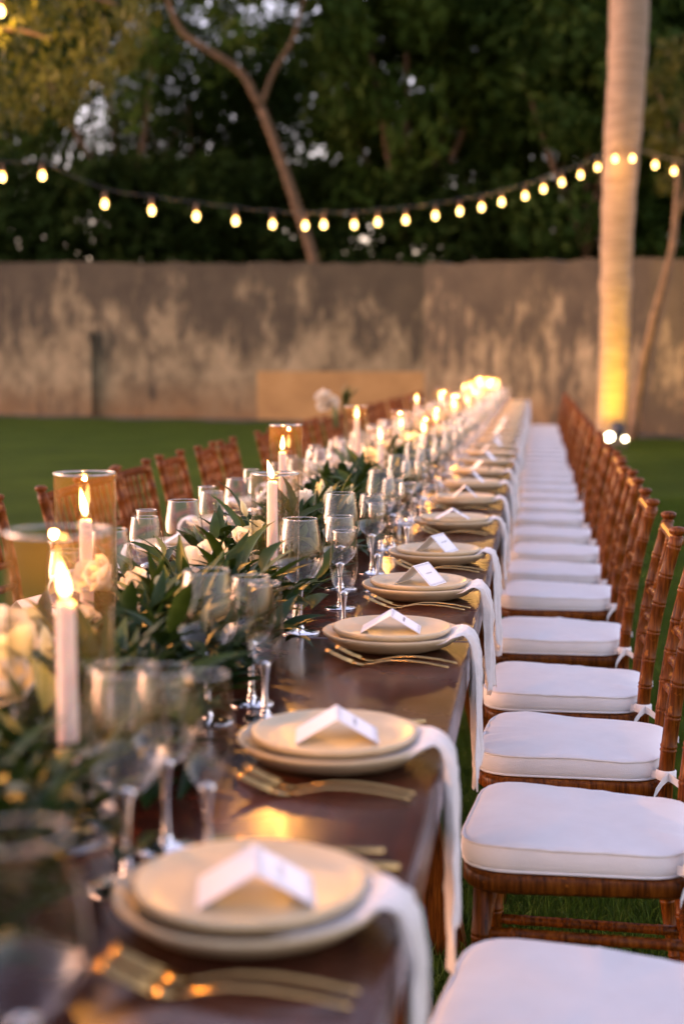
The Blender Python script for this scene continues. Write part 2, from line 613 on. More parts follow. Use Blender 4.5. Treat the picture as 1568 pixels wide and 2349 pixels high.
obj('plaster_patch', mesh('plaster_patch', *wall_slab(590, 972, -0.05, 1.12, 0.008), smooth=False), 'new_plaster', wall)
obj('buttress', mesh('buttress', *wall_slab(192, 218, -0.05, 2.05, 0.16), smooth=False), 'old_plaster', wall)

# dark ragged strip standing in for the soft shade along the wall foot
m, nt, b = nmat('shade_soil')
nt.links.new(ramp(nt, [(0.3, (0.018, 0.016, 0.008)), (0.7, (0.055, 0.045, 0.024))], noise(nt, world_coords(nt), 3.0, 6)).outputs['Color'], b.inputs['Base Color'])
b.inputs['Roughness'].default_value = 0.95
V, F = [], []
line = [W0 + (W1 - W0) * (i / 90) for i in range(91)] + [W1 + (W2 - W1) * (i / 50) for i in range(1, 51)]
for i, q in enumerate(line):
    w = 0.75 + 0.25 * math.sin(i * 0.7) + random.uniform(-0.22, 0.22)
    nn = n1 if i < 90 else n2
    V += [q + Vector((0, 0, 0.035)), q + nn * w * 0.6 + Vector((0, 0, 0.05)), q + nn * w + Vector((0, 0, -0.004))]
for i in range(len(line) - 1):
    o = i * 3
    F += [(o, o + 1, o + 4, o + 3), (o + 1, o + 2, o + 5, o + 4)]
tag(obj('shade_strip', mesh('shade_strip', V, F), 'shade_soil'), kind='structure')

# ------------------------------------------------------------------ trees
def leaf_cloud(centres, radii, per, size, droop=0.0, squash=0.75):
    """leaf sized diamonds spread through clumps: verts, faces as arrays"""
    n = len(centres) * per
    c = np.repeat(np.asarray(centres, float), per, axis=0)
    r = np.repeat(np.asarray(radii, float), per)
    d = rng.normal(size=(n, 3))
    d /= np.linalg.norm(d, axis=1)[:, None]
    rad = r * rng.random(n) ** 0.45
    p = c + d * rad[:, None] * np.array([1, 1, squash])
    a = rng.normal(size=(n, 3))
    a[:, 2] -= droop
    a /= np.linalg.norm(a, axis=1)[:, None]
    bb = np.cross(a, rng.normal(size=(n, 3)))
    bb /= np.linalg.norm(bb, axis=1)[:, None]
    s = size * rng.uniform(0.6, 1.5, n)[:, None]
    V = np.stack([p - a * s, p + bb * s * 0.42, p + a * s, p - bb * s * 0.42], axis=1).reshape(-1, 3)
    F = np.arange(n * 4).reshape(-1, 4)
    return V, F

def np_mesh(name, V, F):
    me = bpy.data.meshes.new(name)
    nv, nf, k = len(V), len(F), F.shape[1]
    me.vertices.add(nv)
    me.vertices.foreach_set('co', np.ascontiguousarray(V, dtype=np.float32).ravel())
    me.loops.add(nf * k)
    me.loops.foreach_set('vertex_index', np.ascontiguousarray(F, dtype=np.int32).ravel())
    me.polygons.add(nf)
    me.polygons.foreach_set('loop_start', np.arange(0, nf * k, k, dtype=np.int32))
    me.update(calc_edges=True)
    me.validate()
    return me

def crown_clumps(n, rx, ry, rz, cz, cr):
    cs, rs = [], []
    while len(cs) < n:
        p = rng.uniform(-1, 1, 3)
        q = np.linalg.norm(p)
        if q > 1 or q < 0.25:
            continue
        cs.append((p[0] * rx, p[1] * ry, cz + p[2] * rz))
        rs.append(cr * rng.uniform(0.6, 1.35))
    return cs, rs

def trunk_mesh(name, path, r0, r1, limbs):
    def curve(pp, ra, rb):
        pts = []
        for i in range(len(pp) - 1):
            for k in range(4):
                pts.append(Vector(pp[i]).lerp(Vector(pp[i + 1]), k / 4))
        pts.append(Vector(pp[-1]))
        for _ in range(2):
            pts = [pts[0]] + [(pts[i - 1] + pts[i] * 2 + pts[i + 1]) / 4 for i in range(1, len(pts) - 1)] + [pts[-1]]
        n = len(pts)
        return sweep(pts, [ra + (rb - ra) * i / (n - 1) for i in range(n)], 8)
    parts = [curve(path, r0, r1)]
    for lp, a, c in limbs:
        parts.append(curve(lp, a, c))
    return mesh(name, *join(*parts))

CROWN = {}
for key, nclump, per, size, dims in (('dense', 70, 260, 0.145, (3.6, 3.2, 4.4, 7.4)), ('loose', 50, 330, 0.078, (3.8, 3.2, 4.2, 8.2)), ('broad', 90, 230, 0.15, (4.8, 3.4, 3.8, 7.6))):
    rx, ry, rz, cz = dims
    cs, rs = crown_clumps(nclump, rx, ry, rz, cz, 1.05)
    CROWN[key] = (np_mesh('crown_' + key, *leaf_cloud(cs, rs, per, size)), dims)

def tree(px, y, kind, label, sc=1.0, rot=0.0, mat='tree_leaf', bark='bark_brown', lean=0.0, zs=1.5):
    p = at_y(px, 830, y)
    t = thing('tree', label, 'tree', (p.x, p.y, 0), 0, 'trees behind the garden wall')
    me, dims = CROWN[kind]
    h = dims[3]
    limbs = []
    for k in range(4):
        a = rot + k * 1.7
        limbs.append(([(lean * 0.5, 0, h * 0.55), (lean * 0.6 + math.cos(a) * 1.0, math.sin(a), h * 0.8), (lean + math.cos(a) * 2.2, math.sin(a) * 2.0, h * 1.15)], 0.11, 0.03))
    obj('trunk', trunk_mesh('trunk', [(0, 0, -0.1), (lean * 0.2, 0.05, h * 0.3), (lean * 0.5, 0, h * 0.6), (lean * 0.9, -0.05, h * 1.2)], 0.2, 0.05, limbs), bark, t, scale=sc)
    obj('crown', me, mat, t, loc=(lean * sc, 0, 0), rot=(0, 0, rot), scale=(sc, sc, sc * zs))
    return t
tree(-160, 40.0, 'loose', 'loose crowned tree at the far left edge beyond the wall', 1.05, 0.3)
tree(120, 44.0, 'loose', 'sparse tree with sky showing through, left beyond the wall', 1.25, 2.2)
tree(340, 39.0, 'loose', 'tree with thin slanting trunk left of the forked tree', 1.1, 4.0, lean=-1.2)
tree(10, 46.0, 'loose', 'tall thin leaved tree showing sky gaps near the left edge', 1.0, 5.1)
tree(235, 43.0, 'loose', 'thin leaved tree with a dark leaning trunk, left background', 0.95, 1.1, lean=0.8)
tree(470, 45.0, 'loose', 'airy tree just left behind the forked tree', 1.0, 3.0)
tree(-330, 42.0, 'dense', 'dense tree outside the left edge beyond the wall', 1.1, 3.0)
tree(930, 38.0, 'dense', 'dense dark tree right of the forked tree', 1.05, 1.0)
tree(1130, 41.0, 'broad', 'broad dark crowned tree filling the middle right', 1.15, 2.7, zs=1.12)
tree(1340, 36.0, 'dense', 'dark tree standing directly left of the palm trunk', 0.98, 5.0, zs=1.05)
tree(1640, 38.0, 'broad', 'dark broad tree behind the palm at the right edge', 1.1, 0.8, zs=1.1)
tree(620, 47.0, 'dense', 'distant dense tree behind the forked trunk', 1.0, 3.6, zs=1.05)

# the tall forked tree with a pale leaning trunk
fy = 34.5
base = at_y(735, 700, fy); base.z = 0
ft = thing('tree', 'tall tree with pale leaning trunk forking in two', 'tree', tuple(base), 0, 'trees behind the garden wall')
def fp(px, py, y=fy):
    return tuple(at_y(px, py, y) - base)
obj('trunk', trunk_mesh('trunk', [(0, 0, -0.1), fp(735, 640), fp(690, 500), fp(640, 350), fp(598, 245)], 0.15, 0.105,
    [([fp(598, 245), fp(555, 160), fp(480, 115), fp(415, 75), fp(385, 0), fp(360, -90)], 0.105, 0.05),
     ([fp(598, 245), fp(625, 165), fp(672, 95), fp(690, 20), fp(720, -80)], 0.075, 0.04)]), 'bark_pale', ft)
cs, rs = [], []
for px, py in ((430, 40), (330, -60), (520, -40), (620, -90), (700, -60), (760, -120), (450, 130), (250, 20), (540, 60)):
    q = fp(px, py, fy + random.uniform(-1, 1.5))
    for _ in range(3):
        cs.append(tuple(np.array(q) + rng.normal(size=3) * 0.7))
        rs.append(random.uniform(0.5, 1.0))
obj('crown', np_mesh('crown', *leaf_cloud(cs, rs, 70, 0.15)), 'tree_leaf', ft)

# thicket that fills the space right above the wall
cs, rs = [], []
for px in range(-250, 1950, 26):
    for k in range(7):
        yy = random.uniform(36, 40)
        top = 385 if px < 620 else 390
        q = at_y(px + random.uniform(-20, 20), random.uniform(top, 720), yy)
        cs.append(tuple(q)); rs.append(random.uniform(0.6, 1.1))
tag(obj('thicket', np_mesh('thicket', *leaf_cloud(cs, rs, 75, 0.17)), 'hedge_leaf'), 'dark undergrowth massed behind the garden wall', 'undergrowth', kind='stuff')

# drooping branches over the lawn at the upper left
ny = 13.0
nb = at_y(-420, 830, ny); nb.z = 0
dt = thing('tree', 'drooping tree lit golden at the upper left corner', 'tree', tuple(nb))
def npnt(px, py, y=ny):
    return tuple(at_y(px, py, y) - nb)
obj('trunk', trunk_mesh('trunk', [(0, 0, -0.1), npnt(-400, 500), npnt(-330, 250), npnt(-180, 20), npnt(0, -120)], 0.16, 0.06,
    [([npnt(-180, 20), npnt(-20, -20), npnt(140, -30), npnt(270, 10)], 0.05, 0.012),
     ([npnt(-330, 250), npnt(-150, 90), npnt(20, 60), npnt(120, 90)], 0.05, 0.012)]), 'bark_brown', dt)
cs, rs = [], []
for px, py, r in ((20, 20, .3), (90, -20, .3), (170, 0, .28), (250, 20, .25), (300, 60, .2), (60, 90, .28), (140, 90, .26), (215, 110, .22), (40, 170, .24),
                  (110, 190, .2), (180, 190, .16), (235, 170, .14), (15, 250, .2), (150, 250, .12), (290, 130, .12), (320, 20, .2), (70, 260, .12), (-40, 120, .3), (-60, 240, .3)):
    cs.append(npnt(px, py, ny + random.uniform(-0.5, 0.5))); rs.append(r)
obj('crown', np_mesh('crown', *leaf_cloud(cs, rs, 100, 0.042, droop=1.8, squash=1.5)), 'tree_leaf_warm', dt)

# the slim leaning tree in front of the wall at the right edge
ry_ = 25.0
rb = at_y(1452, 900, 25.0); rb.z = 0.0
rt_ = thing('tree', 'slim leaning tree with yellow green leaves right of the palm', 'tree', tuple(rb))
def rp(px, py, y=ry_):
    return tuple(at_y(px, py, y) - rb)
obj('trunk', trunk_mesh('trunk', [(0, 0, -0.05), rp(1470, 850), rp(1510, 690), rp(1545, 560), rp(1555, 400), rp(1570, 250)], 0.085, 0.04,
    [([rp(1550, 500), rp(1600, 380), rp(1680, 300)], 0.045, 0.015), ([rp(1556, 380), rp(1530, 270), rp(1500, 190)], 0.035, 0.012)]), 'bark_brown', rt_)
cs, rs = [], []
for px, py, r in ((1540, 420, .3), (1520, 330, .35), (1560, 250, .5), (1510, 190, .35), (1580, 350, .5), (1600, 160, .6), (1545, 120, .4), (1500, 270, .25), (1640, 420, .5), (1650, 260, .6)):
    cs.append(rp(px, py, ry_ + random.uniform(-0.4, 0.4))); rs.append(r)
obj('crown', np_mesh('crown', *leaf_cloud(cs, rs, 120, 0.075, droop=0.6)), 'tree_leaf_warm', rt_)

# the palm trunk
PY = 23.2
pb = at_y(1402, 830, PY); pb.z = 0
palm = thing('palm_tree', 'straight pale palm trunk lit yellow from below', 'palm tree', tuple(pb))
pts, rad = [], []
for i in range(60):
    z = i * 0.2 - 0.05
    f = z / 11.8
    pts.append(((0.30 * f ** 1.2 if f > 0 else 0) + 0.018 * math.sin(z * 1.3), 0.015 * math.sin(z * 0.9), z))
    rr_ = 0.235 + 0.07 * smoothstep(1.5, 7.0, z) - 0.05 * smoothstep(8, 12, z) + 0.05 * (1 - smoothstep(0, 0.5, z))
    rr_ += 0.006 * math.sin(i * 2.1) + random.uniform(-0.005, 0.005)
    if abs(z - 4.95) < 0.11 or abs(z - 2.55) < 0.11:
        rr_ += 0.014
    rad.append(rr_)
obj('trunk', mesh('trunk', *sweep(pts, rad, 28)), 'palm_bark', palm)
for k in range(14):
    a = k * 2 * PI / 14 + random.uniform(-.15, .15)
    L = random.uniform(3.2, 4.0)
    V, F = [], []
    up = random.uniform(0.2, 1.0)
    for i in range(15):
        f = i / 14
        c0 = Vector((0.3 + math.cos(a) * L * f, math.sin(a) * L * f, 11.7 + up * 2.0 * f - 2.6 * f * f))
        side = Vector((-math.sin(a), math.cos(a), 0))
        w = 0.75 * math.sin(PI * min(1, 0.12 + f * 0.88)) + 0.02
        o = len(V)
        fwd = Vector((math.cos(a) * .3, math.sin(a) * .3, -0.35 * w))
        V += [c0, c0 + side * w + fwd, c0 - side * w + fwd]
        if i < 14:
            F += [(o, o + 1, o + 3), (o, o + 3, o + 2)]
    obj('frond', mesh('frond', V, F, False), 'tree_leaf', palm)

# ------------------------------------------------------------------ flood lights at the foot of the palm
def floodlight(px, py, y, label, power, aim, size=1.0):
    p = at_y(px, py, y)
    z = p.z
    t = thing('floodlight', label, 'floodlight', (p.x, p.y, 0), 0, 'garden floodlights under the palm')
    h = z
    obj('stake', mesh('stake', *sweep([(0, 0, -0.05), (0, 0, h - 0.02)], 0.012, 8)), 'lamp_housing', t)
    d = Vector(aim).normalized()
    q = d.to_track_quat('Z', 'Y').to_euler()
    hs = obj('housing', mesh('housing', *lathe([(0.0, -0.11), (0.05, -0.10), (0.07, -0.03), (0.085, 0.02), (0.085, 0.05), (0.076, 0.05), (0.07, 0.022), (0.0, 0.022)], 20)), 'lamp_housing', t, (0, 0, h), q, size)
    obj('lens', mesh('lens', *lathe([(0.074, 0.046), (0.060, 0.062), (0.035, 0.070), (0.001, 0.072)], 20)), 'flood_lens', hs)
    if power:
        ld = bpy.data.lights.new('beam', 'SPOT')
        ld.energy = power
        ld.color = (1.0, 0.56, 0.01)
        ld.spot_size = R(84)
        ld.spot_blend = 0.9
        ld.shadow_soft_size = 0.06
        lo = bpy.data.objects.new('beam', ld)
        C.objects.link(lo)
        lo.parent = t
        lo.location = Vector((0, 0, h)) + d * 0.07 * size
        lo.rotation_euler = (-d).to_track_quat('Z', 'Y').to_euler()
floodlight(1416, 985, 21.5, 'brightest floodlight aimed up the palm trunk', 120.0, (pb.x - at_y(1416, 985, 21.5).x + 0.03, 1.55, 0.95), 1.3)
floodlight(1398, 1005, 21.6, 'small floodlight left of the palm light, facing the table', 0, (-0.25, -1, 0.6), 0.85)
floodlight(1433, 1009, 21.7, 'dim floodlight right of the palm light, facing the table', 0, (-0.1, -1, 0.9), 0.5)

# ------------------------------------------------------------------ string lights
BULB = mesh('bulb', *lathe([(0.0005, -0.052), (0.012, -0.050), (0.023, -0.040), (0.029, -0.022), (0.028, -0.004), (0.021, 0.016), (0.014, 0.030), (0.012, 0.036)], 16))
SOCK = mesh('socket', *lathe([(0.012, 0.030), (0.018, 0.034), (0.018, 0.085), (0.010, 0.095), (0.004, 0.12)], 12))
def strand(label, bulbs, ends, drop=0.16, light=()):
    pos = [at_y(px, py, y) for px, py, y in bulbs]
    t = thing('string_light', label, 'string light', tuple(pos[len(pos) // 2]), 0, 'festoon strands over the lawn')
    o = Vector(t.location)
    pts = [at_y(*e) - o for e in ends[:1]] + [p - o + Vector((0, 0, drop)) for p in pos] + [at_y(*e) - o for e in ends[1:]]
    fine = []
    for i in range(len(pts) - 1):
        for k in range(4):
            f = k / 4
            fine.append(pts[i].lerp(pts[i + 1], f) - Vector((0, 0, 0.02 * math.sin(PI * f))))
    fine.append(pts[-1])
    obj('wire', mesh('wire', *sweep(fine, 0.007, 6)), 'black_cable', t)
    for i, p in enumerate(pos):
        q = p - o
        obj('bulb', BULB, 'bulb_glow', t, q, (0, 0, random.uniform(0, 6)), 1.05)
        obj('socket', SOCK, 'socket_bronze', t, q, None, 1.1)
        if i in light:
            ld = bpy.data.lights.new('glow', 'POINT')
            ld.energy = light[i]
            ld.color = (1.0, 0.50, 0.14)
            ld.shadow_soft_size = 0.002
            lo = bpy.data.objects.new('glow', ld)
            C.objects.link(lo)
            lo.parent = t
            lo.location = q - Vector((0, 0, 0.07))
    return t
A = [(5, 403), (97, 400), (240, 465), (348, 480), (450, 493), (540, 504), (625, 512), (700, 515), (742, 513), (812, 513), (866, 507), (930, 502), (998, 492), (1054, 482), (1104, 473),
     (1150, 461), (1204, 447), (1246, 431), (1288, 416), (1331, 399), (1370, 381), (1410, 362)]
Y0, Y1 = 15.6, 22.6
AB = [(x, y, Y0 + (Y1 - Y0) * (i / (len(A) - 1)) ** 1.15) for i, (x, y) in enumerate(A)]
strand('long festoon strand of glowing bulbs sagging from the left to the palm', AB, [(-120, 350, 15.2), (1426, 330, 22.9)], light={k: 1.5 if k < 19 else 0.9 for k in range(22)})
strand('short festoon strand of glowing bulbs right of the palm trunk', [(1450, 361, 22.6), (1502, 376, 22.0), (1545, 390, 21.4), (1600, 402, 20.9), (1665, 412, 20.4)], [(1432, 332, 22.9), (1760, 400, 19.8)], light={1: 1.5, 2: 2.5, 3: 2.5})
strand('high festoon strand with one bulb at the top left corner', [(2, 22, 12.4), (-110, 10, 12.2), (-230, -10, 12.0)], [(60, -60, 12.8), (-420, -60, 11.6)], light={0: 4.5, 1: 3.0})

# ------------------------------------------------------------------ the long table, one section after another
TX0, TX1, TZ = -1.145, -0.125, 0.77
TC = (TX0 + TX1) / 2
TSEC, TY0, NT = 2.48, 0.30, 8
TEND = TY0 + TSEC * NT
top_me = mesh('tabletop', *box(-0.51, 0.51, 0.002, TSEC - 0.002, TZ - 0.075, TZ, 0.006), smooth=False)
tbl = thing('banquet_table', 'x', 'table', (TC, TY0, 0), 0, 'sections of the long table')
obj('tabletop', top_me, 'table_wood', tbl)
for yy in (0.32, TSEC - 0.32):
    for sx in (-1, 1):
        obj('leg', mesh('leg', *bar((sx * 0.30, yy, TZ - 0.08), (sx * 0.46, yy, 0.0), 0.07, 0.07), smooth=False), 'chair_wood', tbl)
    obj('crossbar', mesh('crossbar', *bar((-0.37, yy + 0.001, 0.42), (0.37, yy + 0.001, 0.42), 0.06, 0.06), smooth=False), 'chair_wood', tbl)
obj('stretcher', mesh('stretcher', *bar((0, 0.32, 0.42), (0, TSEC - 0.32, 0.42), 0.05, 0.08), smooth=False), 'chair_wood', tbl)
for i in range(NT):
    lab = ORD[i] + ' dark polished wooden table section counting from the camera'
    if i == 0:
        tbl['label'] = lab
    else:
        copy_tree(tbl, (TC, TY0 + i * TSEC, 0), 0, lab)

# ------------------------------------------------------------------ bamboo turned chairs
def turned(p0, p1, r, pitch=0.068, seg=12, start=0.03, r_end=None, extra=None, mid=None):
    """a turned rod with paired rings; mid bends it"""
    p0, p1 = Vector(p0), Vector(p1)
    L = (p1 - p0).length
    ts = [(0.0, r), ]
    s = start
    while s < L - 0.012:
        for d, a in ((-0.0085, 0), (-0.0065, .8), (-0.004, 1), (-0.0018, .55), (0, -.25), (0.0018, .55), (0.004, 1), (0.0065, .8), (0.0085, 0)):
            ts.append(((s + d) / L, r * (1 + 0.10 * a)))
        s += pitch
    ts.append((1.0, r))
    pts, rad = [], []
    for f, q in ts:
        if f < 0 or f > 1:
            continue
        if mid is None:
            p = p0.lerp(p1, f)
        else:
            p = p0 * (1 - f) ** 2 + Vector(mid) * 2 * f * (1 - f) + p1 * f * f
        if r_end:
            q = q * (1 + (r_end / r - 1) * f)
        pts.append(p)
        rad.append(q)
    return sweep(pts, rad, seg)

def outline(xf, xb, wf, wb, rf, rbk, n=7):
    """rounded trapezoid, front at -x"""
    P = []
    corners = [((xf, -wf), rf), ((xf, wf), rf), ((xb, wb), rbk), ((xb, -wb), rbk)]
    m = len(corners)
    for i in range(m):
        c, r = corners[i]
        a, bq = corners[i - 1][0], corners[(i + 1) % m][0]
        c, a, bq = Vector(c), Vector(a), Vector(bq)
        u, w = (a - c).normalized(), (bq - c).normalized()
        s, e = c + u * r, c + w * r
        for k in range(n):
            f = k / (n - 1)
            P.append(s * (1 - f) ** 2 + c * 2 * f * (1 - f) + e * f * f)
    # even out along the straight runs
    Q = []
    for i in range(len(P)):
        a, c = P[i], P[(i + 1) % len(P)]
        d = (c - a).length
        k = max(1, int(d / 0.022))
        for j in range(k):
            Q.append(a.lerp(c, j / k))
    return Q

SEAT_Z = 0.425
def cushion_mesh(seed):
    rnd = random.Random(seed)
    P = outline(-0.212, 0.198, 0.205, 0.165, 0.105, 0.085)
    n = len(P)
    cx = sum((p for p in P), Vector((0, 0))) / n
    rings = []
    z0, th = SEAT_Z + 0.002, 0.049
    ph = [rnd.uniform(0, 6) for _ in range(6)]
    def wob(i, amp):
        a = i / n * 2 * PI
        return amp * (math.sin(a * 3 + ph[0]) + 0.6 * math.sin(a * 7 + ph[1]) + 0.5 * math.sin(a * 23 + ph[2]) * max(0, math.sin(a * 2 + ph[3])))
    pk_at = [(rnd.uniform(0, 1), rnd.uniform(0.03, 0.10), rnd.uniform(0.5, 1.3)) for _ in range(4)]
    def pucker(i):
        u = (i % n) / n
        t = 0.0
        for c_, w_, a_ in pk_at:
            d_ = min(abs(u - c_), 1 - abs(u - c_))
            if d_ < w_:
                t += a_ * (1 - d_ / w_) * math.cos(i * 2.1 + c_ * 9)
        return t
    # bottom, side, top
    spec = [(0.94, 0.0, 0), (0.988, 0.003, 0), (1.002, 0.014, .0006), (1.006, 0.026, .001), (1.002, 0.038, .0012), (0.992, 0.046, .0012), (0.975, 0.0500, .0014), (0.93, 0.0522, .0016), (0.84, 0.0545, .0014), (0.68, 0.0572, .0010), (0.45, 0.0592, .0006), (0.2, 0.060, 0)]
    V, F = [], []
    for s, z, amp in spec:
        for i, p in enumerate(P):
            q = cx + (p - cx) * (s + wob(i, amp * 1.4))
            pk = 0.0036 * pucker(i) * (1.0 if 0.8 < s < 0.98 else 0.5 if 0.6 < s < 0.8 else 0.0) if z > 0.045 else 0.0012 * pucker(i + 2) * (1 if z > 0.01 else 0)
            V.append((q.x, q.y, z0 + z * th / 0.052 + wob(i + 3, amp * 1.5) + (pk if z > 0.045 else 0.0)))
    for j in range(len(spec) - 1):
        for i in range(n):
            i2 = (i + 1) % n
            F.append((j * n + i, j * n + i2, (j + 1) * n + i2, (j + 1) * n + i))
    V.append((cx.x, cx.y, z0 + 0.0575)); V.append((cx.x, cx.y, z0))
    k = (len(spec) - 1) * n
    for i in range(n):
        F.append((k + i, k + (i + 1) % n, len(V) - 2))
        F.append(((i + 1) % n, i, len(V) - 1))
    def loop(j, r):
        pts = [Vector(V[j * n + i]) for i in range(n)] + [Vector(V[j * n])]
        return sweep(pts, r, 6, caps=False)
    pip = join(moved(loop(5, 0.0032), (0, 0, 0.001)), loop(1, 0.0028))
    return mesh('cushion', V, F), mesh('piping', *pip)
CUSH = [cushion_mesh(s) for s in range(4)]

def frame_prism(z0, z1):
    P = outline(-0.214, 0.200, 0.207, 0.168, 0.10, 0.05)
    n = len(P)
    c = Vector((0, 0))
    V, F = [], []
    for s, z in ((0.90, z0 + 0.004), (0.975, z0), (1.0, z0 + 0.006), (1.0, z1 - 0.007), (0.98, z1), (0.85, z1)):
        for p in P:
            V.append((p.x * s, p.y * s, z))
    for j in range(5):
        for i in range(n):
            F.append((j * n + i, j * n + (i + 1) % n, (j + 1) * n + (i + 1) % n, (j + 1) * n + i))
    F.append(tuple(5 * n + i for i in range(n)))
    F.append(tuple(reversed(range(n))))
    return V, F

def post_pts(sy):
    return [Vector((0.235, sy * 0.172, 0.0)), Vector((0.192, sy * 0.172, 0.42)), Vector((0.265, sy * 0.186, 0.885))]
def back_post(sy):
    a, m_, c = post_pts(sy)
    mid = m_ * 2 - (a + c) / 2
    low = turned(a, c, 0.0165, 0.068, 12, 0.05, mid=mid)
    q = Vector((0.267, sy * 0.1865, 0.885))
    fin = moved(lathe([(0.0165, 0.0), (0.0135, 0.004), (0.0135, 0.007), (0.0195, 0.011), (0.0215, 0.017), (0.0205, 0.023), (0.014, 0.027), (0.001, 0.029)], 12), q)
    return join(low, fin)
def post_at(z, sy):
    a, m_, c = post_pts(sy)
    mid = m_ * 2 - (a + c) / 2
    best = None
    for i in range(201):
        f = i / 200
        p = a * (1 - f) ** 2 + mid * 2 * f * (1 - f) + c * f * f
        if best is None or abs(p.z - z) < abs(best.z - z):
            best = p
    return best
def rail(z, r, bow, pitch=0.055):
    a, c = post_at(z, -1), post_at(z, 1)
    m_ = (a + c) / 2 + Vector((bow * 2, 0, 0))
    return turned(a, c, r, pitch, 10, 0.04, mid=m_)
def rail_at(z, bow, f):
    a, c = post_at(z, -1), post_at(z, 1)
    m_ = (a + c) / 2 + Vector((bow * 2, 0, 0))
    return a * (1 - f) ** 2 + m_ * 2 * f * (1 - f) + c * f * f
def crest():
    vf = rail(0.872, 0.0165, 0.018, 0.5)
    return vf
legF = [(-0.172, sy * 0.168) for sy in (-1, 1)]
CH = {}
CH['seat_frame'] = [mesh('seat_frame', *frame_prism(SEAT_Z - 0.034, SEAT_Z))]
CH['back_post'] = [mesh('back_post', *back_post(s)) for s in (-1, 1)]
CH['leg'] = [mesh('leg', *turned((x - 0.012, y * 1.04, 0), (x, y, SEAT_Z - 0.036), 0.0175, 0.085, 12, 0.05)) for x, y in legF]
CH['top_rail'] = [mesh('top_rail', *crest())]
CH['rail'] = [mesh('rail', *rail(z, 0.0115, 0.016)) for z in (0.70, 0.63, 0.565)]
CH['spindle'] = [mesh('spindle', *turned(rail_at(0.70, 0.016, f), rail_at(0.868, 0.018, f), 0.0085, 0.056, 8, 0.03)) for f in (0.17, 0.335, 0.5, 0.665, 0.83)]
st = []
for sy in (-1, 1):
    for z in (0.31, 0.20):
        st.append(turned((-0.178, sy * 0.17, z), post_at(z, sy), 0.0105, 0.09, 8, 0.06))
for z in (0.27, 0.16):
    st.append(turned((-0.178, -0.17, z), (-0.178, 0.17, z), 0.0105, 0.085, 8, 0.05))
st.append(turned(post_at(0.24, -1), post_at(0.24, 1), 0.0105, 0.085, 8, 0.05))
CH['stretcher'] = [mesh('stretcher', *vf) for vf in st]
def tie_mesh(sy):
    q = post_at(SEAT_Z + 0.022, sy)
    band = moved(lathe([(0.0195, -0.011), (0.0215, -0.008), (0.0215, 0.008), (0.0195, 0.011)], 14), q)
    V, F = [], []
    def ribbon(pts, w):
        o = len(V)
        for p in pts:
            V.append(Vector(p) + Vector((0, 0, w / 2))); V.append(Vector(p) - Vector((0, 0, w / 2)))
        for i in range(len(pts) - 1):
            F.append((o + 2 * i, o + 2 * i + 1, o + 2 * i + 3, o + 2 * i + 2))
    ribbon([(0.16, sy * 0.160, q.z - .004), (0.175, sy * 0.176, q.z - .002), (q.x - 0.004, q.y + sy * 0.021, q.z)], 0.017)
    e = Vector((q.x + .004, q.y + sy * 0.022, q.z))
    ribbon([e, e + Vector((-.012, sy * .012, -.008)), e + Vector((-.026, sy * .016, -.030)), e + Vector((-.030, sy * .018, -.046))], 0.018)
    ribbon([e, e + Vector((.012, sy * .014, -.004)), e + Vector((.030, sy * .018, -.016)), e + Vector((.040, sy * .02, -.026))], 0.017)
    return mesh('tie', *join(band, (V, F)))
CH['tie'] = [tie_mesh(s) for s in (-1, 1)]
WOODS = ('seat_frame', 'back_post', 'leg', 'top_rail', 'rail', 'spindle', 'stretcher')
def joined_frame():
    V, F = [], []
    for k in WOODS:
        for me in CH[k]:
            o = len(V)
            V += [v.co.copy() for v in me.vertices]
            F += [tuple(i + o for i in p.vertices) for p in me.polygons]
    return mesh('frame', V, F)
FRAME_ME = joined_frame()

def chair(x, y, rz, label, group, full=True):
    t = thing('chair', label, 'chair', (x, y, 0), rz, group)
    cm, pm = CUSH[random.randrange(4)]
    if full:
        for k in WOODS:
            for me in CH[k]:
                obj(k, me, 'chair_wood', t)
    else:
        obj('frame', FRAME_ME, 'chair_wood', t)
    c = obj('cushion', cm, 'cushion_cloth', t, None, (0, 0, R(random.uniform(-7.5, -2.5))))
    obj('piping', pm, 'tie_cloth', c)
    for me in CH['tie']:
        obj('tie', me, 'tie_cloth', t)
    return t
RCH = [1.83, 2.62, 3.21, 3.80, 4.53, 5.33, 5.90, 6.52, 7.20, 7.90]
while RCH[-1] < TEND - 0.9:
    RCH.append(RCH[-1] + 0.635)
for i, y in enumerate(RCH):
    lab = 'brown turned wood chair with white cushion, %s from camera in right row' % ORD[i]
    chair(0.092 + random.uniform(-.012, .012), y, R(random.uniform(-4.0, 0.0)), lab, 'chairs along the right side', y < 8.5)
LCH = [4.05, 4.72, 5.20, 5.67, 6.32, 7.02, 7.52, 8.55]
while LCH[-1] < TEND - 0.9:
    LCH.append(LCH[-1] + 0.66)
for i, y in enumerate(LCH):
    lab = 'brown turned wood chair, %s from the left picture edge in left row' % ORD[i]
    chair(-1.37 + random.uniform(-.02, .02), y, PI + R(random.uniform(-5, 5)), lab, 'chairs along the left side', y < 8.6)

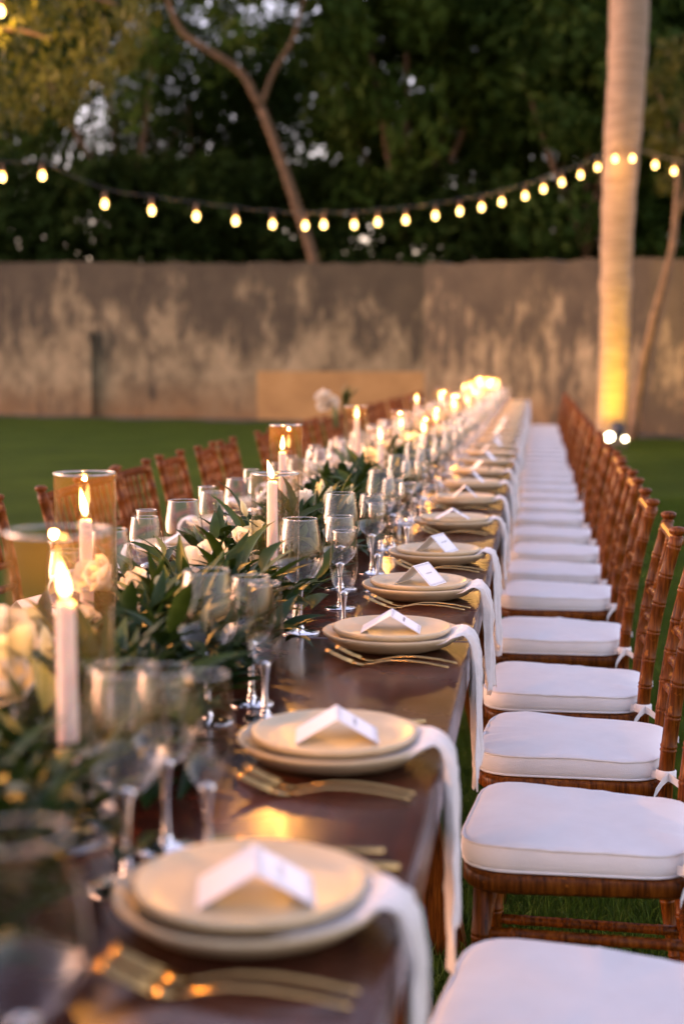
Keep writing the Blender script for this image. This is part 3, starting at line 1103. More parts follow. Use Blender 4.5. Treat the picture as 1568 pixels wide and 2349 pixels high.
# ------------------------------------------------------------------ place settings
charger_me = mesh('charger', *lathe([(0.001, 0.006), (0.07, 0.006), (0.085, 0.009), (0.11, 0.019), (0.130, 0.031), (0.1345, 0.0345), (0.136, 0.0335), (0.1355, 0.029), (0.128, 0.022), (0.112, 0.010), (0.09, 0.003), (0.082, 0.0), (0.075, 0.0), (0.072, 0.002), (0.001, 0.002)], 56))
dinner_me = mesh('dinner_plate', *lathe([(0.001, 0.0085), (0.085, 0.0085), (0.098, 0.011), (0.108, 0.0165), (0.1115, 0.0185), (0.1145, 0.0178), (0.1155, 0.0150), (0.114, 0.0105), (0.108, 0.0055), (0.095, 0.0015), (0.080, 0.0), (0.001, 0.0)], 56))

def napkin_mesh(seed):
    rnd = random.Random(seed)
    path = [(0.035, 0.0205), (0.07, 0.0212), (0.095, 0.0235), (0.110, 0.0285), (0.122, 0.0350), (0.131, 0.0372), (0.139, 0.0355), (0.1455, 0.028), (0.1495, 0.014),
            (0.1520, -0.010), (0.1528, -0.04), (0.1525, -0.075), (0.1525, -0.11), (0.154, -0.15), (0.155, -0.19)]
    tail = rnd.uniform(-0.035, 0.065)
    lean = rnd.uniform(-0.03, 0.03)
    path.append((0.157, -0.225 + tail))
    ns = 29
    wbase = rnd.uniform(0.030, 0.046)
    V, F = [], []
    ph = rnd.uniform(0, 6)
    shift = rnd.uniform(-0.012, 0.012)
    nf = rnd.uniform(1.6, 2.6)
    wv = [rnd.uniform(-.5, .5) for _ in range(4)]
    L = len(path)
    for j, (x, z) in enumerate(path):
        f = j / (L - 1)
        w = 0.068 * (1 - smoothstep(0.14, 0.50, f)) + wbase * smoothstep(0.14, 0.50, f) + 0.010 * smoothstep(0.55, 1.0, f)
        a, c = path[max(0, j - 1)], path[min(L - 1, j + 1)]
        tx, tz = c[0] - a[0], c[1] - a[1]
        l = math.hypot(tx, tz)
        nx, nz = -tz / l, tx / l
        if nz < 0 and f < 0.3:
            nx, nz = -nx, -nz
        if f > 0.4 and nx < 0:
            nx, nz = -nx, -nz
        amp = 0.0012 + 0.0150 * smoothstep(0.25, 0.65, f)
        for k in range(ns):
            s = k / (ns - 1) * 2 - 1
            fold = math.sin(s * 7.5 + ph + 0.8 * f) * 0.6 + math.sin(s * 13 + ph * 2 + 1.5 * f) * 0.4
            if f > 0.3:
                tri = abs(((s * nf + ph * 0.3 + 0.35 * math.sin(f * 4 + ph)) % 1.0) * 2 - 1)
                fold = 0.25 * fold + 1.15 * tri - 0.2
            h = amp * (fold * (1.0 - 0.3 * abs(s)) + 0.3)
            if f > 0.3:
                h += 0.0022 * math.sin(s * 21 + f * 17 + ph) * math.sin(f * 29 + s * 5 + wv[2] * 9) + 0.0016 * math.sin(s * 33 + f * 51 + ph * 3)
            yy = w * s * (1.0 + 0.18 * math.sin(f * 7 + ph)) + shift * f + lean * smoothstep(0.45, 1.0, f) + 0.010 * wv[0] * math.sin(f * 5 + wv[1] * 4) + 0.006 * math.sin(f * 9 + s * 3 + ph) * f
            zz = z + nz * h
            if j == L - 1:
                zz += 0.026 * math.sin(s * 2.6 + ph) + rnd.uniform(-.009, .009)
            V.append((x + nx * h, yy, zz))
    for j in range(L - 1):
        for k in range(ns - 1):
            F.append((j * ns + k, j * ns + k + 1, (j + 1) * ns + k + 1, (j + 1) * ns + k))
    me = mesh('napkin', V, F)
    return me
NAP = []
for s in range(5):
    me = napkin_mesh(s + 3)
    bm = bmesh.new(); bm.from_mesh(me)
    bmesh.ops.subdivide_edges(bm, edges=bm.edges[:], cuts=1, use_grid_fill=True, smooth=0.4)
    bmesh.ops.solidify(bm, geom=bm.faces[:], thickness=0.0012)
    bmesh.ops.recalc_face_normals(bm, faces=bm.faces[:])
    bm.to_mesh(me); bm.free()
    me.polygons.foreach_set('use_smooth', [True] * len(me.polygons))
    NAP.append(me)

# folded tent card; ridge along local y
def card_mesh(ang):
    hw, leg, th = 0.042, 0.066, 0.0006
    c, s = math.cos(R(ang)), math.sin(R(ang))
    V, F = [], []
    for sx in (-1, 1):
        o = len(V)
        p = [(0, 0, leg * s), (sx * leg * c, 0, 0)]
        nrm = Vector((sx * s, 0, c))
        for yy in (-hw, hw):
            for q in p:
                for d in (0, th):
                    V.append(Vector((q[0], yy, q[2])) + nrm * d)
        F += [(o + 1, o + 3, o + 7, o + 5), (o, o + 4, o + 6, o + 2), (o, o + 2, o + 3, o + 1), (o + 4, o + 5, o + 7, o + 6), (o + 2, o + 6, o + 7, o + 3)]
    return mesh('place_card', V, F, False)
CARDS = {31: card_mesh(31), 44: card_mesh(44)}
def card_face(u, v, ang, lift=0.0012):
    """u along the ridge, v down the guest's face"""
    c, s = math.cos(R(ang)), math.sin(R(ang))
    return Vector((v * c, u, (0.066 - v) * s)) + Vector((s, 0, c)) * lift
def card_border(ang):
    V, F = [], []
    def line(a, bq, w):
        a, bq = Vector(a), Vector(bq)
        d = (bq - a).normalized()
        q = Vector((-d.y, d.x)) * w / 2
        o = len(V)
        for p in (a - q, bq - q, bq + q, a + q):
            V.append(card_face(p.x, p.y, ang))
        F.append((o, o + 1, o + 2, o + 3))
    for ins, w in ((0.0035, 0.0007), (0.0060, 0.0004)):
        u0, u1, v0, v1 = -0.042 + ins, 0.042 - ins, ins, 0.066 - ins
        line((u0, v0), (u1, v0), w); line((u1, v0), (u1, v1), w); line((u1, v1), (u0, v1), w); line((u0, v1), (u0, v0), w)
    return mesh('printed_border', V, F, False)
BORDER = {a: card_border(a) for a in CARDS}
def card_script(seed, ang):
    rnd = random.Random(seed)
    pts = []
    u = -0.019
    while u < 0.019:
        for dv in (0.0, -0.0022 - rnd.random() * 0.003, 0.001):
            pts.append(card_face(u, 0.030 + dv, ang))
            u += 0.0007 + rnd.random() * 0.0005
    return mesh('script_name', *sweep(pts, 0.00011, 4))
SCRIPT = {a: [card_script(s, a) for s in range(4)] for a in CARDS}
def card_name_text():
    cu = bpy.data.curves.new('script_name', 'FONT')
    cu.body = 'Isabel Island'
    cu.size = 0.0062
    cu.shear = 0.35
    cu.align_x = 'CENTER'
    tmp = bpy.data.objects.new('tmp_text', cu)
    C.objects.link(tmp)
    dg = bpy.context.evaluated_depsgraph_get()
    me = bpy.data.meshes.new_from_object(tmp.evaluated_get(dg))
    bpy.data.objects.remove(tmp)
    for v in me.vertices:
        v.co = card_face(v.co.x, 0.031 - v.co.y, 44)
    me.name = 'script_name'
    me.materials.clear()
    return me
NAME_ME = card_name_text()

# gilt cutlery: bowl or tines toward -x, handle end at +x
def fork_parts():
    hp = [(0.118, 0, 0.004), (0.110, 0, 0.0055), (0.08, 0, 0.0105), (0.045, 0, 0.0135), (0.012, 0, 0.0130), (-0.012, 0, 0.0085), (-0.026, 0, 0.0045), (-0.035, 0, 0.004)]
    handle = sweep(hp, [0.0030, 0.0036, 0.0034, 0.0030, 0.0025, 0.0023, 0.0026, 0.0036], 8, flat=(0.6, 1.0))
    neck = sweep([(-0.034, 0, 0.004), (-0.045, 0, 0.0045), (-0.058, 0, 0.0075)], [0.0046, 0.0098, 0.0105], 8, flat=(0.16, 1.0))
    tines = []
    for k in range(4):
        y = (k - 1.5) * 0.0058
        tines.append(sweep([(-0.057, y, 0.0075), (-0.075, y, 0.0135), (-0.092, y * 1.02, 0.021), (-0.107, y * 1.02, 0.0285)], [0.0018, 0.0019, 0.0017, 0.0011], 6, flat=(0.7, 1)))
    return mesh('handle', *join(handle, neck)), mesh('tines', *join(*tines))
FORK = fork_parts()
def knife_parts():
    handle = sweep([(0.118, 0, 0.005), (0.08, 0, 0.005), (0.02, 0, 0.005), (0.0, 0, 0.005)], [0.0058, 0.0060, 0.0050, 0.0045], 8, flat=(0.8, 1))
    blade = sweep([(0.002, 0, 0.005), (-0.02, 0, 0.005), (-0.07, 0.001, 0.005), (-0.10, -0.001, 0.005), (-0.112, -0.004, 0.005)], [0.0050, 0.0088, 0.0095, 0.0070, 0.0015], 8, flat=(0.14, 1))
    return mesh('handle', *handle), mesh('blade', *blade)
KNIFE = knife_parts()
def spoon_parts():
    handle = sweep([(0.105, 0, 0.0085), (0.06, 0, 0.007), (0.0, 0, 0.005), (-0.045, 0, 0.006)], [0.0052, 0.0048, 0.0036, 0.0030], 8, flat=(0.55, 1))
    V, F = [], []
    nu, nv = 14, 5
    for j in range(nv + 1):
        f = j / nv
        for i in range(nu):
            a = 2 * PI * i / nu
            V.append((-0.072 + 0.029 * f * math.cos(a), 0.019 * f * math.sin(a), 0.0025 + 0.0085 * f * f))
    for j in range(nv):
        for i in range(nu):
            F.append((j * nu + i, j * nu + (i + 1) % nu, (j + 1) * nu + (i + 1) % nu, (j + 1) * nu + i))
    return mesh('handle', *handle), mesh('bowl', V, F)
SPOON = spoon_parts()

# glasses
def glass_meshes(H, bowl, rim_r, foot_r, bowl_z, stem_r):
    """bowl: profile (r, z) from the stem up to the rim"""
    bme = mesh('bowl', *lathe(bowl, 40))
    rr_ = bowl[-1][0]
    rim = [(rr_ + 0.0011 * math.cos(a), bowl[-1][1] + 0.0011 * math.sin(a)) for a in [k * PI / 3 for k in range(6)]]
    rme = mesh('rim', *lathe(rim, 40, True))
    b0 = bowl[0][1]
    sme = mesh('stem', *lathe([(0.0005, b0 + 0.010), (bowl[1][0] * 0.72, b0 + 0.0055), (bowl[0][0] + 0.004, b0 - 0.001), (stem_r * 1.5, b0 - 0.012), (stem_r, b0 - 0.03), (stem_r * 0.95, b0 * 0.5), (stem_r * 1.15, 0.022), (stem_r * 2.0, 0.010), (0.0005, 0.009)], 16))
    fme = mesh('foot', *lathe([(0.0005, 0.0088), (stem_r * 2.2, 0.0088), (foot_r * 0.55, 0.0045), (foot_r * 0.97, 0.0025), (foot_r, 0.0015), (foot_r * 0.98, 0.0002), (0.0005, 0.0002)], 36))
    return bme, rme, sme, fme
WINE = glass_meshes(0.235, [(0.004, 0.098), (0.018, 0.104), (0.034, 0.120), (0.0445, 0.138), (0.0475, 0.150), (0.0470, 0.162), (0.0440, 0.185), (0.0395, 0.210), (0.0350, 0.235)], 0.035, 0.040, 0.1, 0.0042)
WINE2 = glass_meshes(0.21, [(0.004, 0.095), (0.015, 0.100), (0.029, 0.113), (0.0375, 0.128), (0.0400, 0.138), (0.0395, 0.150), (0.0370, 0.170), (0.0335, 0.190), (0.0300, 0.208)], 0.03, 0.036, 0.1, 0.0040)
FLUTE = glass_meshes(0.212, [(0.004, 0.082), (0.012, 0.088), (0.020, 0.100), (0.0255, 0.116), (0.0280, 0.135), (0.0285, 0.150), (0.0275, 0.175), (0.0255, 0.198), (0.0240, 0.213)], 0.024, 0.034, 0.1, 0.0040)
def make_glass(name, ms, loc, label, cat, group):
    t = thing(name, label, cat, loc, random.uniform(0, 6), group)
    b_ = obj('bowl', ms[0], 'glass_bowl', t)
    obj('rim', ms[1], 'glass_solid', b_)
    obj('stem', ms[2], 'glass_solid', t)
    obj('foot', ms[3], 'glass_solid', t)

PL_Y = [0.72, 1.335, 1.918, 2.711, 3.308, 3.89, 4.70, 5.45, 6.15, 6.85, 7.55]
while PL_Y[-1] < TEND - 0.95:
    PL_Y.append(PL_Y[-1] + 0.66)
CARD_ROT = {0: 14, 1: 12, 2: 9, 3: 3, 4: -21, 5: -20, 6: 5, 7: 3}
def setting(i, y, side):
    """side 1: guests on the right, -1: guests on the left"""
    rz = 0 if side == 1 else PI
    where = 'right' if side == 1 else 'left'
    o = ORD[i - 1] if side == 1 else ORD[i]
    px = TC + side * (0.51 - 0.145 + random.uniform(-0.004, 0.004))
    M = Matrix.Translation((px, y, TZ)) @ Matrix.Rotation(rz, 4, 'Z')
    def at(x, yy, z=0.0):
        return tuple(M @ Vector((x, yy, z)))
    tail = 'on the %s side, %s place from camera' % (where, o)
    grp = 'place settings along the %s table edge' % where
    j = lambda a: random.uniform(-a, a)
    if side == 1 and i == 0:        # only one glass of this place stands in the picture
        make_glass('wine_glass', WINE, at(*GL[0][0]), 'large wine glass cut off by the bottom left picture corner', 'wine glass', 'large wine glasses, right')
        return
    tag(obj('charger_plate', charger_me, 'stoneware', None, at(0, 0, 0.0005), (0, 0, rz + j(3))), 'wide beige charger plate ' + tail, 'plate', 'charger plates, ' + where)
    tag(obj('dinner_plate', dinner_me, 'stoneware', None, at(j(.004), j(.004), 0.0255), (0, 0, rz + j(3))), 'beige dinner plate with card ' + tail, 'plate', 'dinner plates, ' + where)
    tag(obj('napkin', NAP[(i * 3 + (0 if side == 1 else 2)) % 5], 'napkin_cloth', None, at(0, j(.015) - 0.005, 0), (0, 0, rz + R(j(5)))), 'white cotton napkin hanging over the edge ' + tail, 'napkin', 'napkins, ' + where)
    cz = TZ + 0.0255 + 0.0092
    ca = CARD_ROT.get(i, j(24)) if side == 1 else j(20)
    fold = 31 if i in (1, 2, 3, 6) else 44
    if y < 13:
        cd = tag(obj('place_card', CARDS[fold], 'card_paper', None, (px + side * (0.002 + j(.006)), y - 0.008 + j(.008), cz), (0, 0, rz + R(ca))), 'folded white name card ' + tail, 'place card', 'place cards, ' + where)
        if side == 1 and y < 6.3:
            obj('printed_border', BORDER[fold], 'card_ink', cd)
            obj('script_name', NAME_ME if i == 4 else SCRIPT[fold][i % 4], 'card_ink', cd)
    if side == 1:
        for k, (yy, nm) in enumerate(((-0.150, 'inner'), (-0.182, 'outer'))):
            f = thing('fork', 'gilt %s fork ' % nm + tail, 'fork', at(0.012 + j(.006) - 0.012 * k, yy + j(.004), 0.0), rz + R(j(1.5) - 2.5), 'forks, right')
            obj('handle', FORK[0], 'gold_metal', f)
            obj('tines', FORK[1], 'gold_metal', f)
        k_ = thing('knife', 'gilt table knife ' + tail, 'knife', at(0.012 + j(.006), 0.165 + j(.004), 0.0), rz + R(j(2.5) - 4.0), 'knives, right')
        obj('handle', KNIFE[0], 'gold_metal', k_)
        obj('blade', KNIFE[1], 'gold_metal', k_)
        s_ = thing('spoon', 'gilt spoon ' + tail, 'spoon', at(0.006 + j(.006), 0.200 + j(.004), 0.0), rz + R(j(2.5) - 4.0), 'spoons, right')
        obj('handle', SPOON[0], 'gold_metal', s_)
        obj('bowl', SPOON[1], 'gold_metal', s_)
    w1, w2, fl = GL.get(i, ((-0.205, 0.14), (-0.165, 0.24), (-0.118, 0.165))) if side == 1 else ((-0.20, 0.13), (-0.15, 0.235), (-0.11, 0.14))
    q = 0.008
    make_glass('wine_glass', WINE, at(w1[0] + j(q), w1[1] + j(q)), 'large clear wine glass ' + tail, 'wine glass', 'large wine glasses, ' + where)
    make_glass('wine_glass', WINE2, at(w2[0] + j(q), w2[1] + j(q)), 'smaller clear wine glass ' + tail, 'wine glass', 'small wine glasses, ' + where)
    make_glass('champagne_flute', FLUTE, at(fl[0] + j(q), fl[1] + j(q)), 'slim champagne flute ' + tail, 'flute', 'champagne flutes, ' + where)

# where the nearest glasses stand, relative to their plate
GL = {0: ((-0.072, 0.17), (-0.16, 0.27), (-0.175, 0.20)), 1: ((-0.150, 0.075), (-0.135, 0.20), (-0.082, 0.150)), 2: ((-0.222, 0.175), (-0.185, 0.30), (-0.140, 0.215)),
      3: ((-0.200, 0.115), (-0.165, 0.42), (-0.113, 0.115)), 4: ((-0.195, 0.105), (-0.160, 0.36), (-0.113, 0.085)), 5: ((-0.190, 0.26), (-0.150, 0.28), (-0.085, 0.085))}
for i, y in enumerate(PL_Y):
    setting(i, y, 1)
LPL = [2.72, 3.30, 3.92, 4.55]
while LPL[-1] < TEND - 1.0:
    LPL.append(LPL[-1] + 0.66)
for i, y in enumerate(LPL):
    setting(i, y, -1)

# ------------------------------------------------------------------ candles in glass cylinders
def flame_mesh(seed):
    rnd = random.Random(seed)
    prof = [(0.0006, 0.0), (0.0035, 0.003), (0.0058, 0.009), (0.0066, 0.015), (0.0060, 0.023), (0.0042, 0.033), (0.0022, 0.042), (0.0003, 0.049)]
    V, F = lathe(prof, 12)
    lx, ly = rnd.uniform(-.22, .22), rnd.uniform(-.10, .10)
    k_ = rnd.uniform(0.8, 1.12)
    V = [(x + lx * z + lx * 6 * z * z, y + ly * z, z * k_) for x, y, z in V]
    return mesh('flame', V, F)
FLM = [flame_mesh(s) for s in range(5)]
WICK = mesh('wick', *sweep([(0, 0, -0.002), (0, 0, 0.006), (0.001, 0, 0.011)], 0.0011, 6))
def wax_mesh(h):
    return mesh('wax', *lathe([(0.0005, 0), (0.0125, 0), (0.0125, 0.004), (0.0118, h * 0.5), (0.0108, h - 0.006), (0.0102, h - 0.002), (0.0088, h), (0.0055, h - 0.0015), (0.0008, h - 0.002)], 20))
WAX = {h: wax_mesh(h) for h in (0.20, 0.23, 0.26, 0.285)}
HOLD = mesh('holder', *lathe([(0.0005, 0.0), (0.030, 0.0), (0.030, 0.003), (0.012, 0.006), (0.0145, 0.012), (0.0150, 0.026), (0.0132, 0.026), (0.0128, 0.008), (0.0005, 0.008)], 20))
def cyl_meshes(r, h):
    wall_ = mesh('wall', *lathe([(r * 0.985, 0.006), (r, 0.012), (r, h)], 48))
    rim = [(r + 0.0018 * math.cos(a), h + 0.0018 * math.sin(a)) for a in [k * PI / 4 for k in range(8)]]
    rim_ = mesh('rim', *lathe(rim, 48, True))
    base_ = mesh('base', *lathe([(0.0005, 0.0), (r * 0.97, 0.0), (r, 0.003), (r * 0.99, 0.010), (r * 0.9, 0.009), (0.0005, 0.008)], 48))
    return wall_, rim_, base_
CYL = {}
FLAME_W = 0.85
def candle_cyl(i, x, y, r, h, ch, dx=0.0, dy=0.0, lift=0.0, side=''):
    key = (r, h)
    if key not in CYL:
        CYL[key] = cyl_meshes(r, h)
    z = TZ + lift
    t = thing('hurricane_vase', 'clear glass cylinder around a burning candle, %s from the camera' % ORD[i], 'glass cylinder', (x, y, z), random.uniform(0, 6), 'glass candle cylinders')
    wl_ = obj('wall', CYL[key][0], 'glass_cylinder', t)
    obj('rim', CYL[key][1], 'glass_solid', wl_)
    obj('base', CYL[key][2], 'glass_solid', t)
    k = thing('candle', 'burning pink ivory taper candle in the %s cylinder from the camera' % ORD[i], 'candle', (x + dx, y + dy, z + 0.0105), random.uniform(0, 6), 'taper candles')
    obj('holder', HOLD, 'brass_holder', k)
    w = obj('wax', WAX[ch], 'candle_wax', k, (0, 0, 0.0085))
    obj('wick', WICK, 'wick_black', w, (0, 0, ch - 0.002))
    obj('flame', FLM[i % 5], 'flame_glow', w, (0, 0, ch + 0.005))
    ld = bpy.data.lights.new('candlelight', 'POINT')
    ld.energy = FLAME_W
    ld.color = (1.0, 0.40, 0.065)
    ld.shadow_soft_size = 0.003
    lo = bpy.data.objects.new('candlelight', ld)
    C.objects.link(lo)
    lo.parent = k
    lo.location = (0, 0, 0.0085 + ch + 0.063)

def px_cyl(px, py, z):
    p = at_z(px, py, z)
    return p.x, p.y
HURR = []
x, y = px_cyl(150, 1380, TZ + 0.26 + 0.02); HURR.append((x - 0.008, y + 0.004, 0.060, 0.36, 0.26, 0.008, -0.004))
x, y = px_cyl(194, 1085, TZ + 0.36); HURR.append((x, y, 0.053, 0.36, 0.26, 0.0, 0.0))
x, y = px_cyl(624, 1103, TZ + 0.305); HURR.append((x + 0.004, y + 0.012, 0.050, 0.32, 0.285, -0.004, -0.012))
x, y = px_cyl(655, 975, TZ + 0.36); HURR.append((x, y, 0.050, 0.36, 0.26, -0.010, -0.005))
x, y = px_cyl(873, 1008, TZ + 0.255); HURR.append((x - 0.006, y, 0.050, 0.30, 0.23, 0.006, 0.0))
x, y = px_cyl(815, 932, TZ + 0.36); HURR.append((x, y, 0.050, 0.36, 0.285, 0.006, 0.0))
yy = HURR[-1][1] + 0.55
sgn = 1
while yy < TEND - 0.3:
    hh = random.choice([(0.30, 0.23), (0.36, 0.26), (0.32, 0.285), (0.30, 0.20)])
    HURR.append((TC + sgn * random.uniform(0.02, 0.16), yy, 0.050, hh[0], hh[1], random.uniform(-.01, .01), 0.0))
    sgn = -sgn
    yy += random.uniform(0.46, 0.80)
HURR.sort(key=lambda q: q[1])
for i, q in enumerate(HURR):
    candle_cyl(i, *q)

# ------------------------------------------------------------------ garland of leaves and white flowers
def leaf_mesh(name, L, W, bend, n=6):
    V, F = [], []
    for i in range(n + 1):
        f = i / n
        w = W * math.sin(PI * f ** 0.8) * (1 - 0.25 * f) + 0.0004
        x = L * f
        z = bend * L * (f - f * f * 1.6)
        V += [(x, -w, z + w * 0.45), (x, 0, z), (x, w, z + w * 0.45)]
    for i in range(n):
        o = i * 3
        F += [(o, o + 3, o + 4, o + 1), (o + 1, o + 4, o + 5, o + 2)]
    return mesh(name, V, F)
LEAF = [leaf_mesh('leaf', 0.095, 0.0135, 0.25), leaf_mesh('leaf', 0.115, 0.0125, 0.1), leaf_mesh('leaf', 0.075, 0.017, 0.35), leaf_mesh('leaf', 0.13, 0.0145, 0.3), leaf_mesh('leaf', 0.06, 0.020, 0.2)]
LEAF_ARR = [(np.array([tuple(v.co) for v in me.vertices]), np.array([tuple(p.vertices) for p in me.polygons])) for me in LEAF]
for k, me in enumerate(LEAF):
    me.materials.append(MATS['garland_leaf'])
LEAF_L = []
for me in LEAF[:3]:
    c = me.copy(); c.materials.clear(); c.materials.append(MATS['garland_leaf_light']); LEAF_L.append(c)

def petal_mesh(L, W, cup, ruf, seed):
    rnd = random.Random(seed)
    V, F = [], []
    nu, nv = 6, 6
    ph = rnd.uniform(0, 6)
    for i in range(nu + 1):
        f = i / nu
        w = W * (0.25 + 0.9 * math.sin(PI * min(1, f * 0.62 + 0.05)))
        for j in range(nv + 1):
            s = j / nv * 2 - 1
            rr_ = f * f * ruf * math.sin(s * 6 + ph) * L
            edge = L * f * (1 - 0.18 * s * s * f)
            V.append((edge, w * s, cup * L * (f ** 2) + abs(s) ** 2 * w * 0.55 * (1 - 0.3 * f) + rr_))
    for i in range(nu):
        for j in range(nv):
            o = i * (nv + 1) + j
            F.append((o, o + nv + 1, o + nv + 2, o + 1))
    return mesh('petal', V, F)
PET = [petal_mesh(1.0, 0.5, 0.35, 0.10, s) for s in range(3)]
for me in PET: me.materials.append(MATS['petal_white'])
PETC = []
for me in PET[:2]:
    c = me.copy(); c.materials.clear(); c.materials.append(MATS['petal_cream']); PETC.append(c)
CORE = mesh('flower_centre', *lathe([(0.002, -0.2), (0.12, -0.1), (0.2, 0.08), (0.16, 0.3), (0.06, 0.42), (0.002, 0.44)], 10))
BUD = mesh('bud', *lathe([(0.001, 0.0), (0.005, 0.004), (0.0085, 0.016), (0.0075, 0.03), (0.003, 0.042), (0.0005, 0.046)], 10))
PETAL_PLAN = []
for ring, (cnt, tilt, sc) in enumerate(((3, 68, 0.62), (4, 48, 0.82), (5, 22, 1.0))):
    for k in range(cnt):
        PETAL_PLAN.append((2 * PI * k / cnt + ring * 0.6, tilt, sc))
def petal_matrix(a, tilt, sc):
    return Matrix.Rotation(a, 4, 'Z') @ Matrix.Rotation(-R(tilt), 4, 'Y') @ Matrix.Scale(sc, 4)
def blossom_mesh():
    V, F = [], []
    for k, (a, tilt, sc) in enumerate(PETAL_PLAN):
        me = PET[k % 3]
        M = petal_matrix(a, tilt, sc)
        o = len(V)
        V += [M @ v.co for v in me.vertices]
        F += [tuple(i + o for i in p.vertices) for p in me.polygons]
    return mesh('flower', V, F)
BLOSSOM = blossom_mesh()
def flower(parent, loc, size, direction, full, cream=False):
    q = Vector(direction).normalized().to_track_quat('Z', 'Y').to_euler()
    if not full:
        return obj('flower', BLOSSOM, 'petal_white', parent, loc, q, size)
    f = obj('flower', CORE, 'petal_cream', parent, loc, q, size)
    for k, (a, tilt, sc) in enumerate(PETAL_PLAN):
        a += random.uniform(-.2, .2); tilt += random.uniform(-12, 12); sc *= random.uniform(.85, 1.12)
        me = (PETC if cream else PET)[k % (2 if cream else 3)]
        p = obj('petal', me, None, f)
        p.matrix_local = petal_matrix(a, tilt, sc)
    return f

FLOWERS = []      # (x, y, z, size, full)
for px, py, z, s in ((495, 1300, .915, .060), (318, 1352, .895, .042), (322, 1425, .865, .042), (590, 1248, .905, .048), (692, 1160, .935, .048), (560, 1262, .88, .042),
                     (52, 1545, .925, .062), (15, 1600, .90, .06), (245, 1345, .94, .055), (175, 1450, .88, .05), (640, 1205, .88, .04), (710, 1085, .93, .045), (790, 1085, .92, .04),
                     (835, 1050, .94, .045), (930, 1015, .93, .05), (545, 1240, .93, .03), (585, 1305, .87, .035), (70, 1470, .90, .045), (0, 1480, .94, .05)):
    p = at_z(px, py, z)
    FLOWERS.append((p.x, p.y, z, s))
fyy = 5.6
while fyy < TEND - 0.3:
    FLOWERS.append((TC + random.uniform(-.15, .15), fyy, TZ + random.uniform(0.09, 0.17), random.uniform(.038, .06)))
    fyy += random.uniform(0.10, 0.24)

def sprigs(y0, y1, n, seed):
    """matrices of leaves: (matrix, kind)"""
    rnd = random.Random(seed)
    out = []
    for _ in range(n):
        y = rnd.uniform(y0, y1)
        x = TC + max(-0.15, min(0.15, rnd.gauss(0.0, 0.085)))
        if y < 1.85:
            x += 0.055
            if rnd.random() < 0.35:
                x = TC + rnd.uniform(0.04, 0.17)
        side = (x - TC) / 0.17
        a = rnd.uniform(0, 2 * PI)
        up = rnd.uniform(0.2, 1.9) * (1 - 0.55 * abs(side))
        d = Vector((math.cos(a) * 0.8 + side * 0.3, math.sin(a) * 1.2, up)).normalized()
        L = rnd.uniform(0.06, 0.13)
        p0 = Vector((x, y, TZ + rnd.uniform(0.012, 0.07)))
        m_ = rnd.randint(5, 8)
        for k in range(m_):
            f = (k + 0.6) / m_
            p = p0 + d * L * f
            sd = 1 if k % 2 else -1
            lat = d.cross(Vector((0, 0, 1)))
            if lat.length < 0.1:
                lat = Vector((1, 0, 0))
            lat.normalize()
            ld = (d * 1.0 + lat * sd * rnd.uniform(0.5, 1.0) + Vector((0, 0, rnd.uniform(-.25, .4)))).normalized()
            if k == m_ - 1:
                ld = (d + Vector((0, 0, .2))).normalized()
            if p.z + ld.z * 0.11 < TZ + 0.008:
                ld.z = abs(ld.z) * 0.3
                ld.normalize()
            up_ = Vector((rnd.uniform(-.5, .5), rnd.uniform(-.5, .5), 1))
            yv = up_.cross(ld).normalized()
            zv = ld.cross(yv)
            s = rnd.uniform(0.7, 1.1)
            if abs(p.x + ld.x * 0.11 * s - TC) > 0.235:
                continue
            M = Matrix(((ld.x * s, yv.x * s, zv.x * s, p.x), (ld.y * s, yv.y * s, zv.y * s, p.y), (ld.z * s, yv.z * s, zv.z * s, p.z), (0, 0, 0, 1)))
            # keep the inside of the candle cylinders clear
            if any((p.x - q[0]) ** 2 + (p.y - q[1]) ** 2 < (q[2] + 0.012) ** 2 or ((p.x + ld.x * .1) - q[0]) ** 2 + ((p.y + ld.y * .1) - q[1]) ** 2 < (q[2] + 0.004) ** 2 for q in HURR):
                continue
            out.append((M, rnd.randrange(5)))
    return out

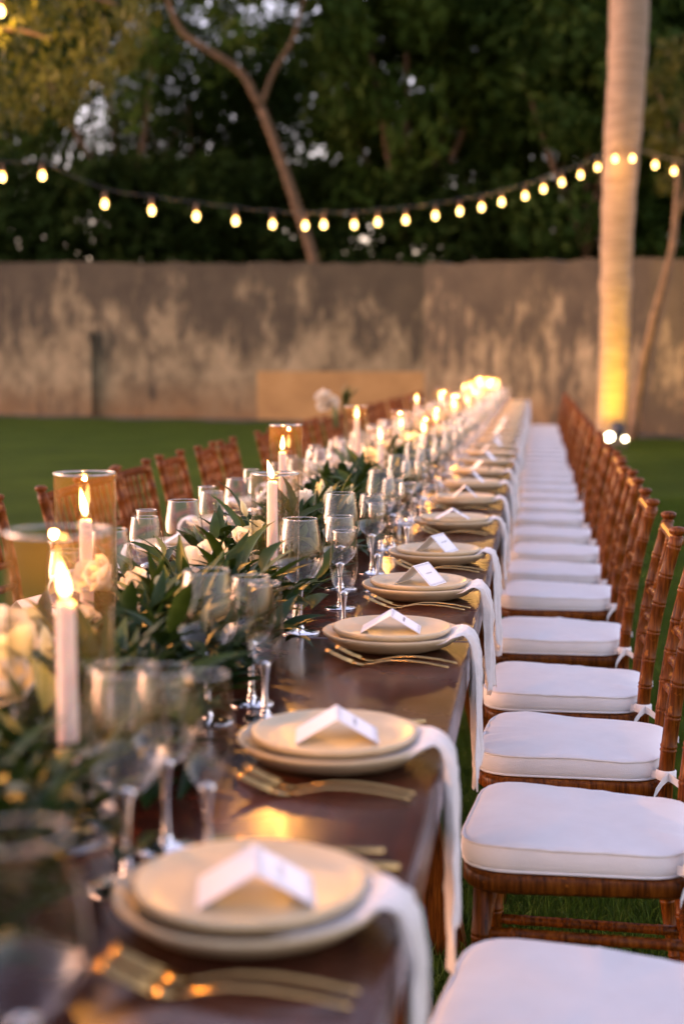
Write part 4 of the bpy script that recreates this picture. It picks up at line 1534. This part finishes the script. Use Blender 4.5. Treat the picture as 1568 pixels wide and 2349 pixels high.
for i in range(NT):
    y0 = TY0 + i * TSEC + (0.25 if i == 0 else 0)
    y1 = TY0 + (i + 1) * TSEC - (0.15 if i == NT - 1 else 0)
    g = thing('garland', '%s stretch from the camera of dark leaf garland with white flowers' % ORD[i], 'garland', (TC, y0, TZ), 0, 'garland down the middle of the table')
    off = Vector((TC, y0, TZ))
    lv = sprigs(y0, y1, 460 if i == 0 else 270 if i == 1 else 200 if i == 2 else 130, 100 + i)
    singles = 300 if i < 3 else 0
    lv.sort(key=lambda q: (-q[0].translation.z if i < 3 else 0))
    nl = 0
    for M, k in lv[:singles]:
        light = random.random() < 0.10
        o = obj('leaf', LEAF_L[k % 3] if light else LEAF[k], None, g)
        M2 = M.copy(); M2.translation -= off
        o.matrix_local = M2
    rest = lv[singles:]
    Vs, Fs, o = [], [], 0
    for M, k in rest:
        A_, F_ = LEAF_ARR[k]
        Mn = np.array(M)
        Vs.append(A_ @ Mn[:3, :3].T + Mn[:3, 3] - np.array(off))
        Fs.append(F_ + o)
        o += len(A_)
    me = np_mesh('foliage', np.concatenate(Vs), np.concatenate(Fs))
    tag(obj('foliage', me, 'garland_leaf', g), kind='stuff')
    # the twisted main stem
    pts = [(0.03 * math.sin(k * 1.3 + i), k * (y1 - y0) / 20, 0.022 + 0.01 * math.sin(k * 0.9)) for k in range(21)]
    obj('stem', mesh('stem', *sweep(pts, 0.006, 6)), 'stem_green', g)
    for x, y, z, s in FLOWERS:
        if y0 <= y < y1 or (i == 0 and y < y0):
            flower(g, (x - TC, y - y0, z - TZ), s, (random.uniform(-.7, .7), random.uniform(-.9, .1), random.uniform(.4, 1)), y < 5.0, random.random() < 0.15)
    if i < 3:
        for _ in range(7):
            bx, by, bz = random.uniform(-.12, .12), random.uniform(0.1, y1 - y0 - .1), random.uniform(.12, .19)
            b_ = obj('bud', BUD, 'petal_cream', g, (bx, by, bz), (random.uniform(-.5, .5), random.uniform(-.5, .5), 0), random.uniform(.8, 1.3))
            obj('stalk', mesh('stalk', *sweep([(0, 0, 0.001), (0.004, 0, -0.04), (0, 0.004, -bz + 0.02)], 0.0014, 5)), 'stem_green', b_)

# ------------------------------------------------------------------ bouquet on a chair of the left row
bq = at_y(768, 925, 10.4)
bt = thing('bouquet', 'white flower bouquet with big green leaf on a left row chair', 'bouquet', tuple(bq))
for k in range(7):
    d = Vector((random.uniform(-1, .6), random.uniform(-1, .3), random.uniform(-.3, 1)))
    flower(bt, tuple(Vector((-0.05, 0, 0)) + d * 0.05), 0.055, d, False)
for k in range(12):
    a = random.uniform(-1, 1)
    obj('leaf', LEAF_L[k % 3], None, bt, (0.06 + random.uniform(-.03, .03), 0, random.uniform(-.08, .02)), (random.uniform(-.6, .6), R(-70) + a * 0.4, random.uniform(-1, 1)), 1.6)
obj('stem_bundle', mesh('stem_bundle', *sweep([(0, 0, 0), (0.0, 0.02, -0.08), (0, 0.04, -0.18)], 0.018, 8)), 'stem_green', bt)

# ------------------------------------------------------------------ grass blades near the camera
def blades(n, x0, x1, y0, y1, hmin, hmax, wid):
    x = rng.uniform(x0, x1, n); y = rng.uniform(y0, y1, n)
    h = rng.uniform(hmin, hmax, n); a = rng.uniform(0, 2 * PI, n)
    lean = rng.uniform(0.1, 0.9, n) * h; b_ = rng.uniform(0, 2 * PI, n)
    w = wid * rng.uniform(0.6, 1.3, n)
    p = np.stack([x, y, np.zeros(n)], 1)
    s = np.stack([np.cos(a) * w, np.sin(a) * w, np.zeros(n)], 1)
    m1 = p + np.stack([np.cos(b_) * lean * .35, np.sin(b_) * lean * .35, h * .6], 1)
    tp = p + np.stack([np.cos(b_) * lean, np.sin(b_) * lean, h], 1)
    V = np.stack([p - s, p + s, m1 + s * .8, m1 - s * .8, tp], 1).reshape(-1, 3)
    o = np.arange(n)[:, None] * 5
    T = np.concatenate([o + np.array([[0, 1, 2]]), o + np.array([[0, 2, 3]]), o + np.array([[3, 2, 4]])], 0)
    return V, T
va, fa = blades(90000, -0.75, 1.9, 1.5, 6.0, 0.02, 0.055, 0.0016)
vb, fb = blades(60000, -2.4, 3.0, 6.0, 14.0, 0.03, 0.06, 0.003)
me = np_mesh('grass', np.concatenate([va, vb]), np.concatenate([fa, fb + len(va)]))
tag(obj('grass', me, 'grass_blade'), 'short green grass blades growing around the chairs', 'grass', kind='stuff')
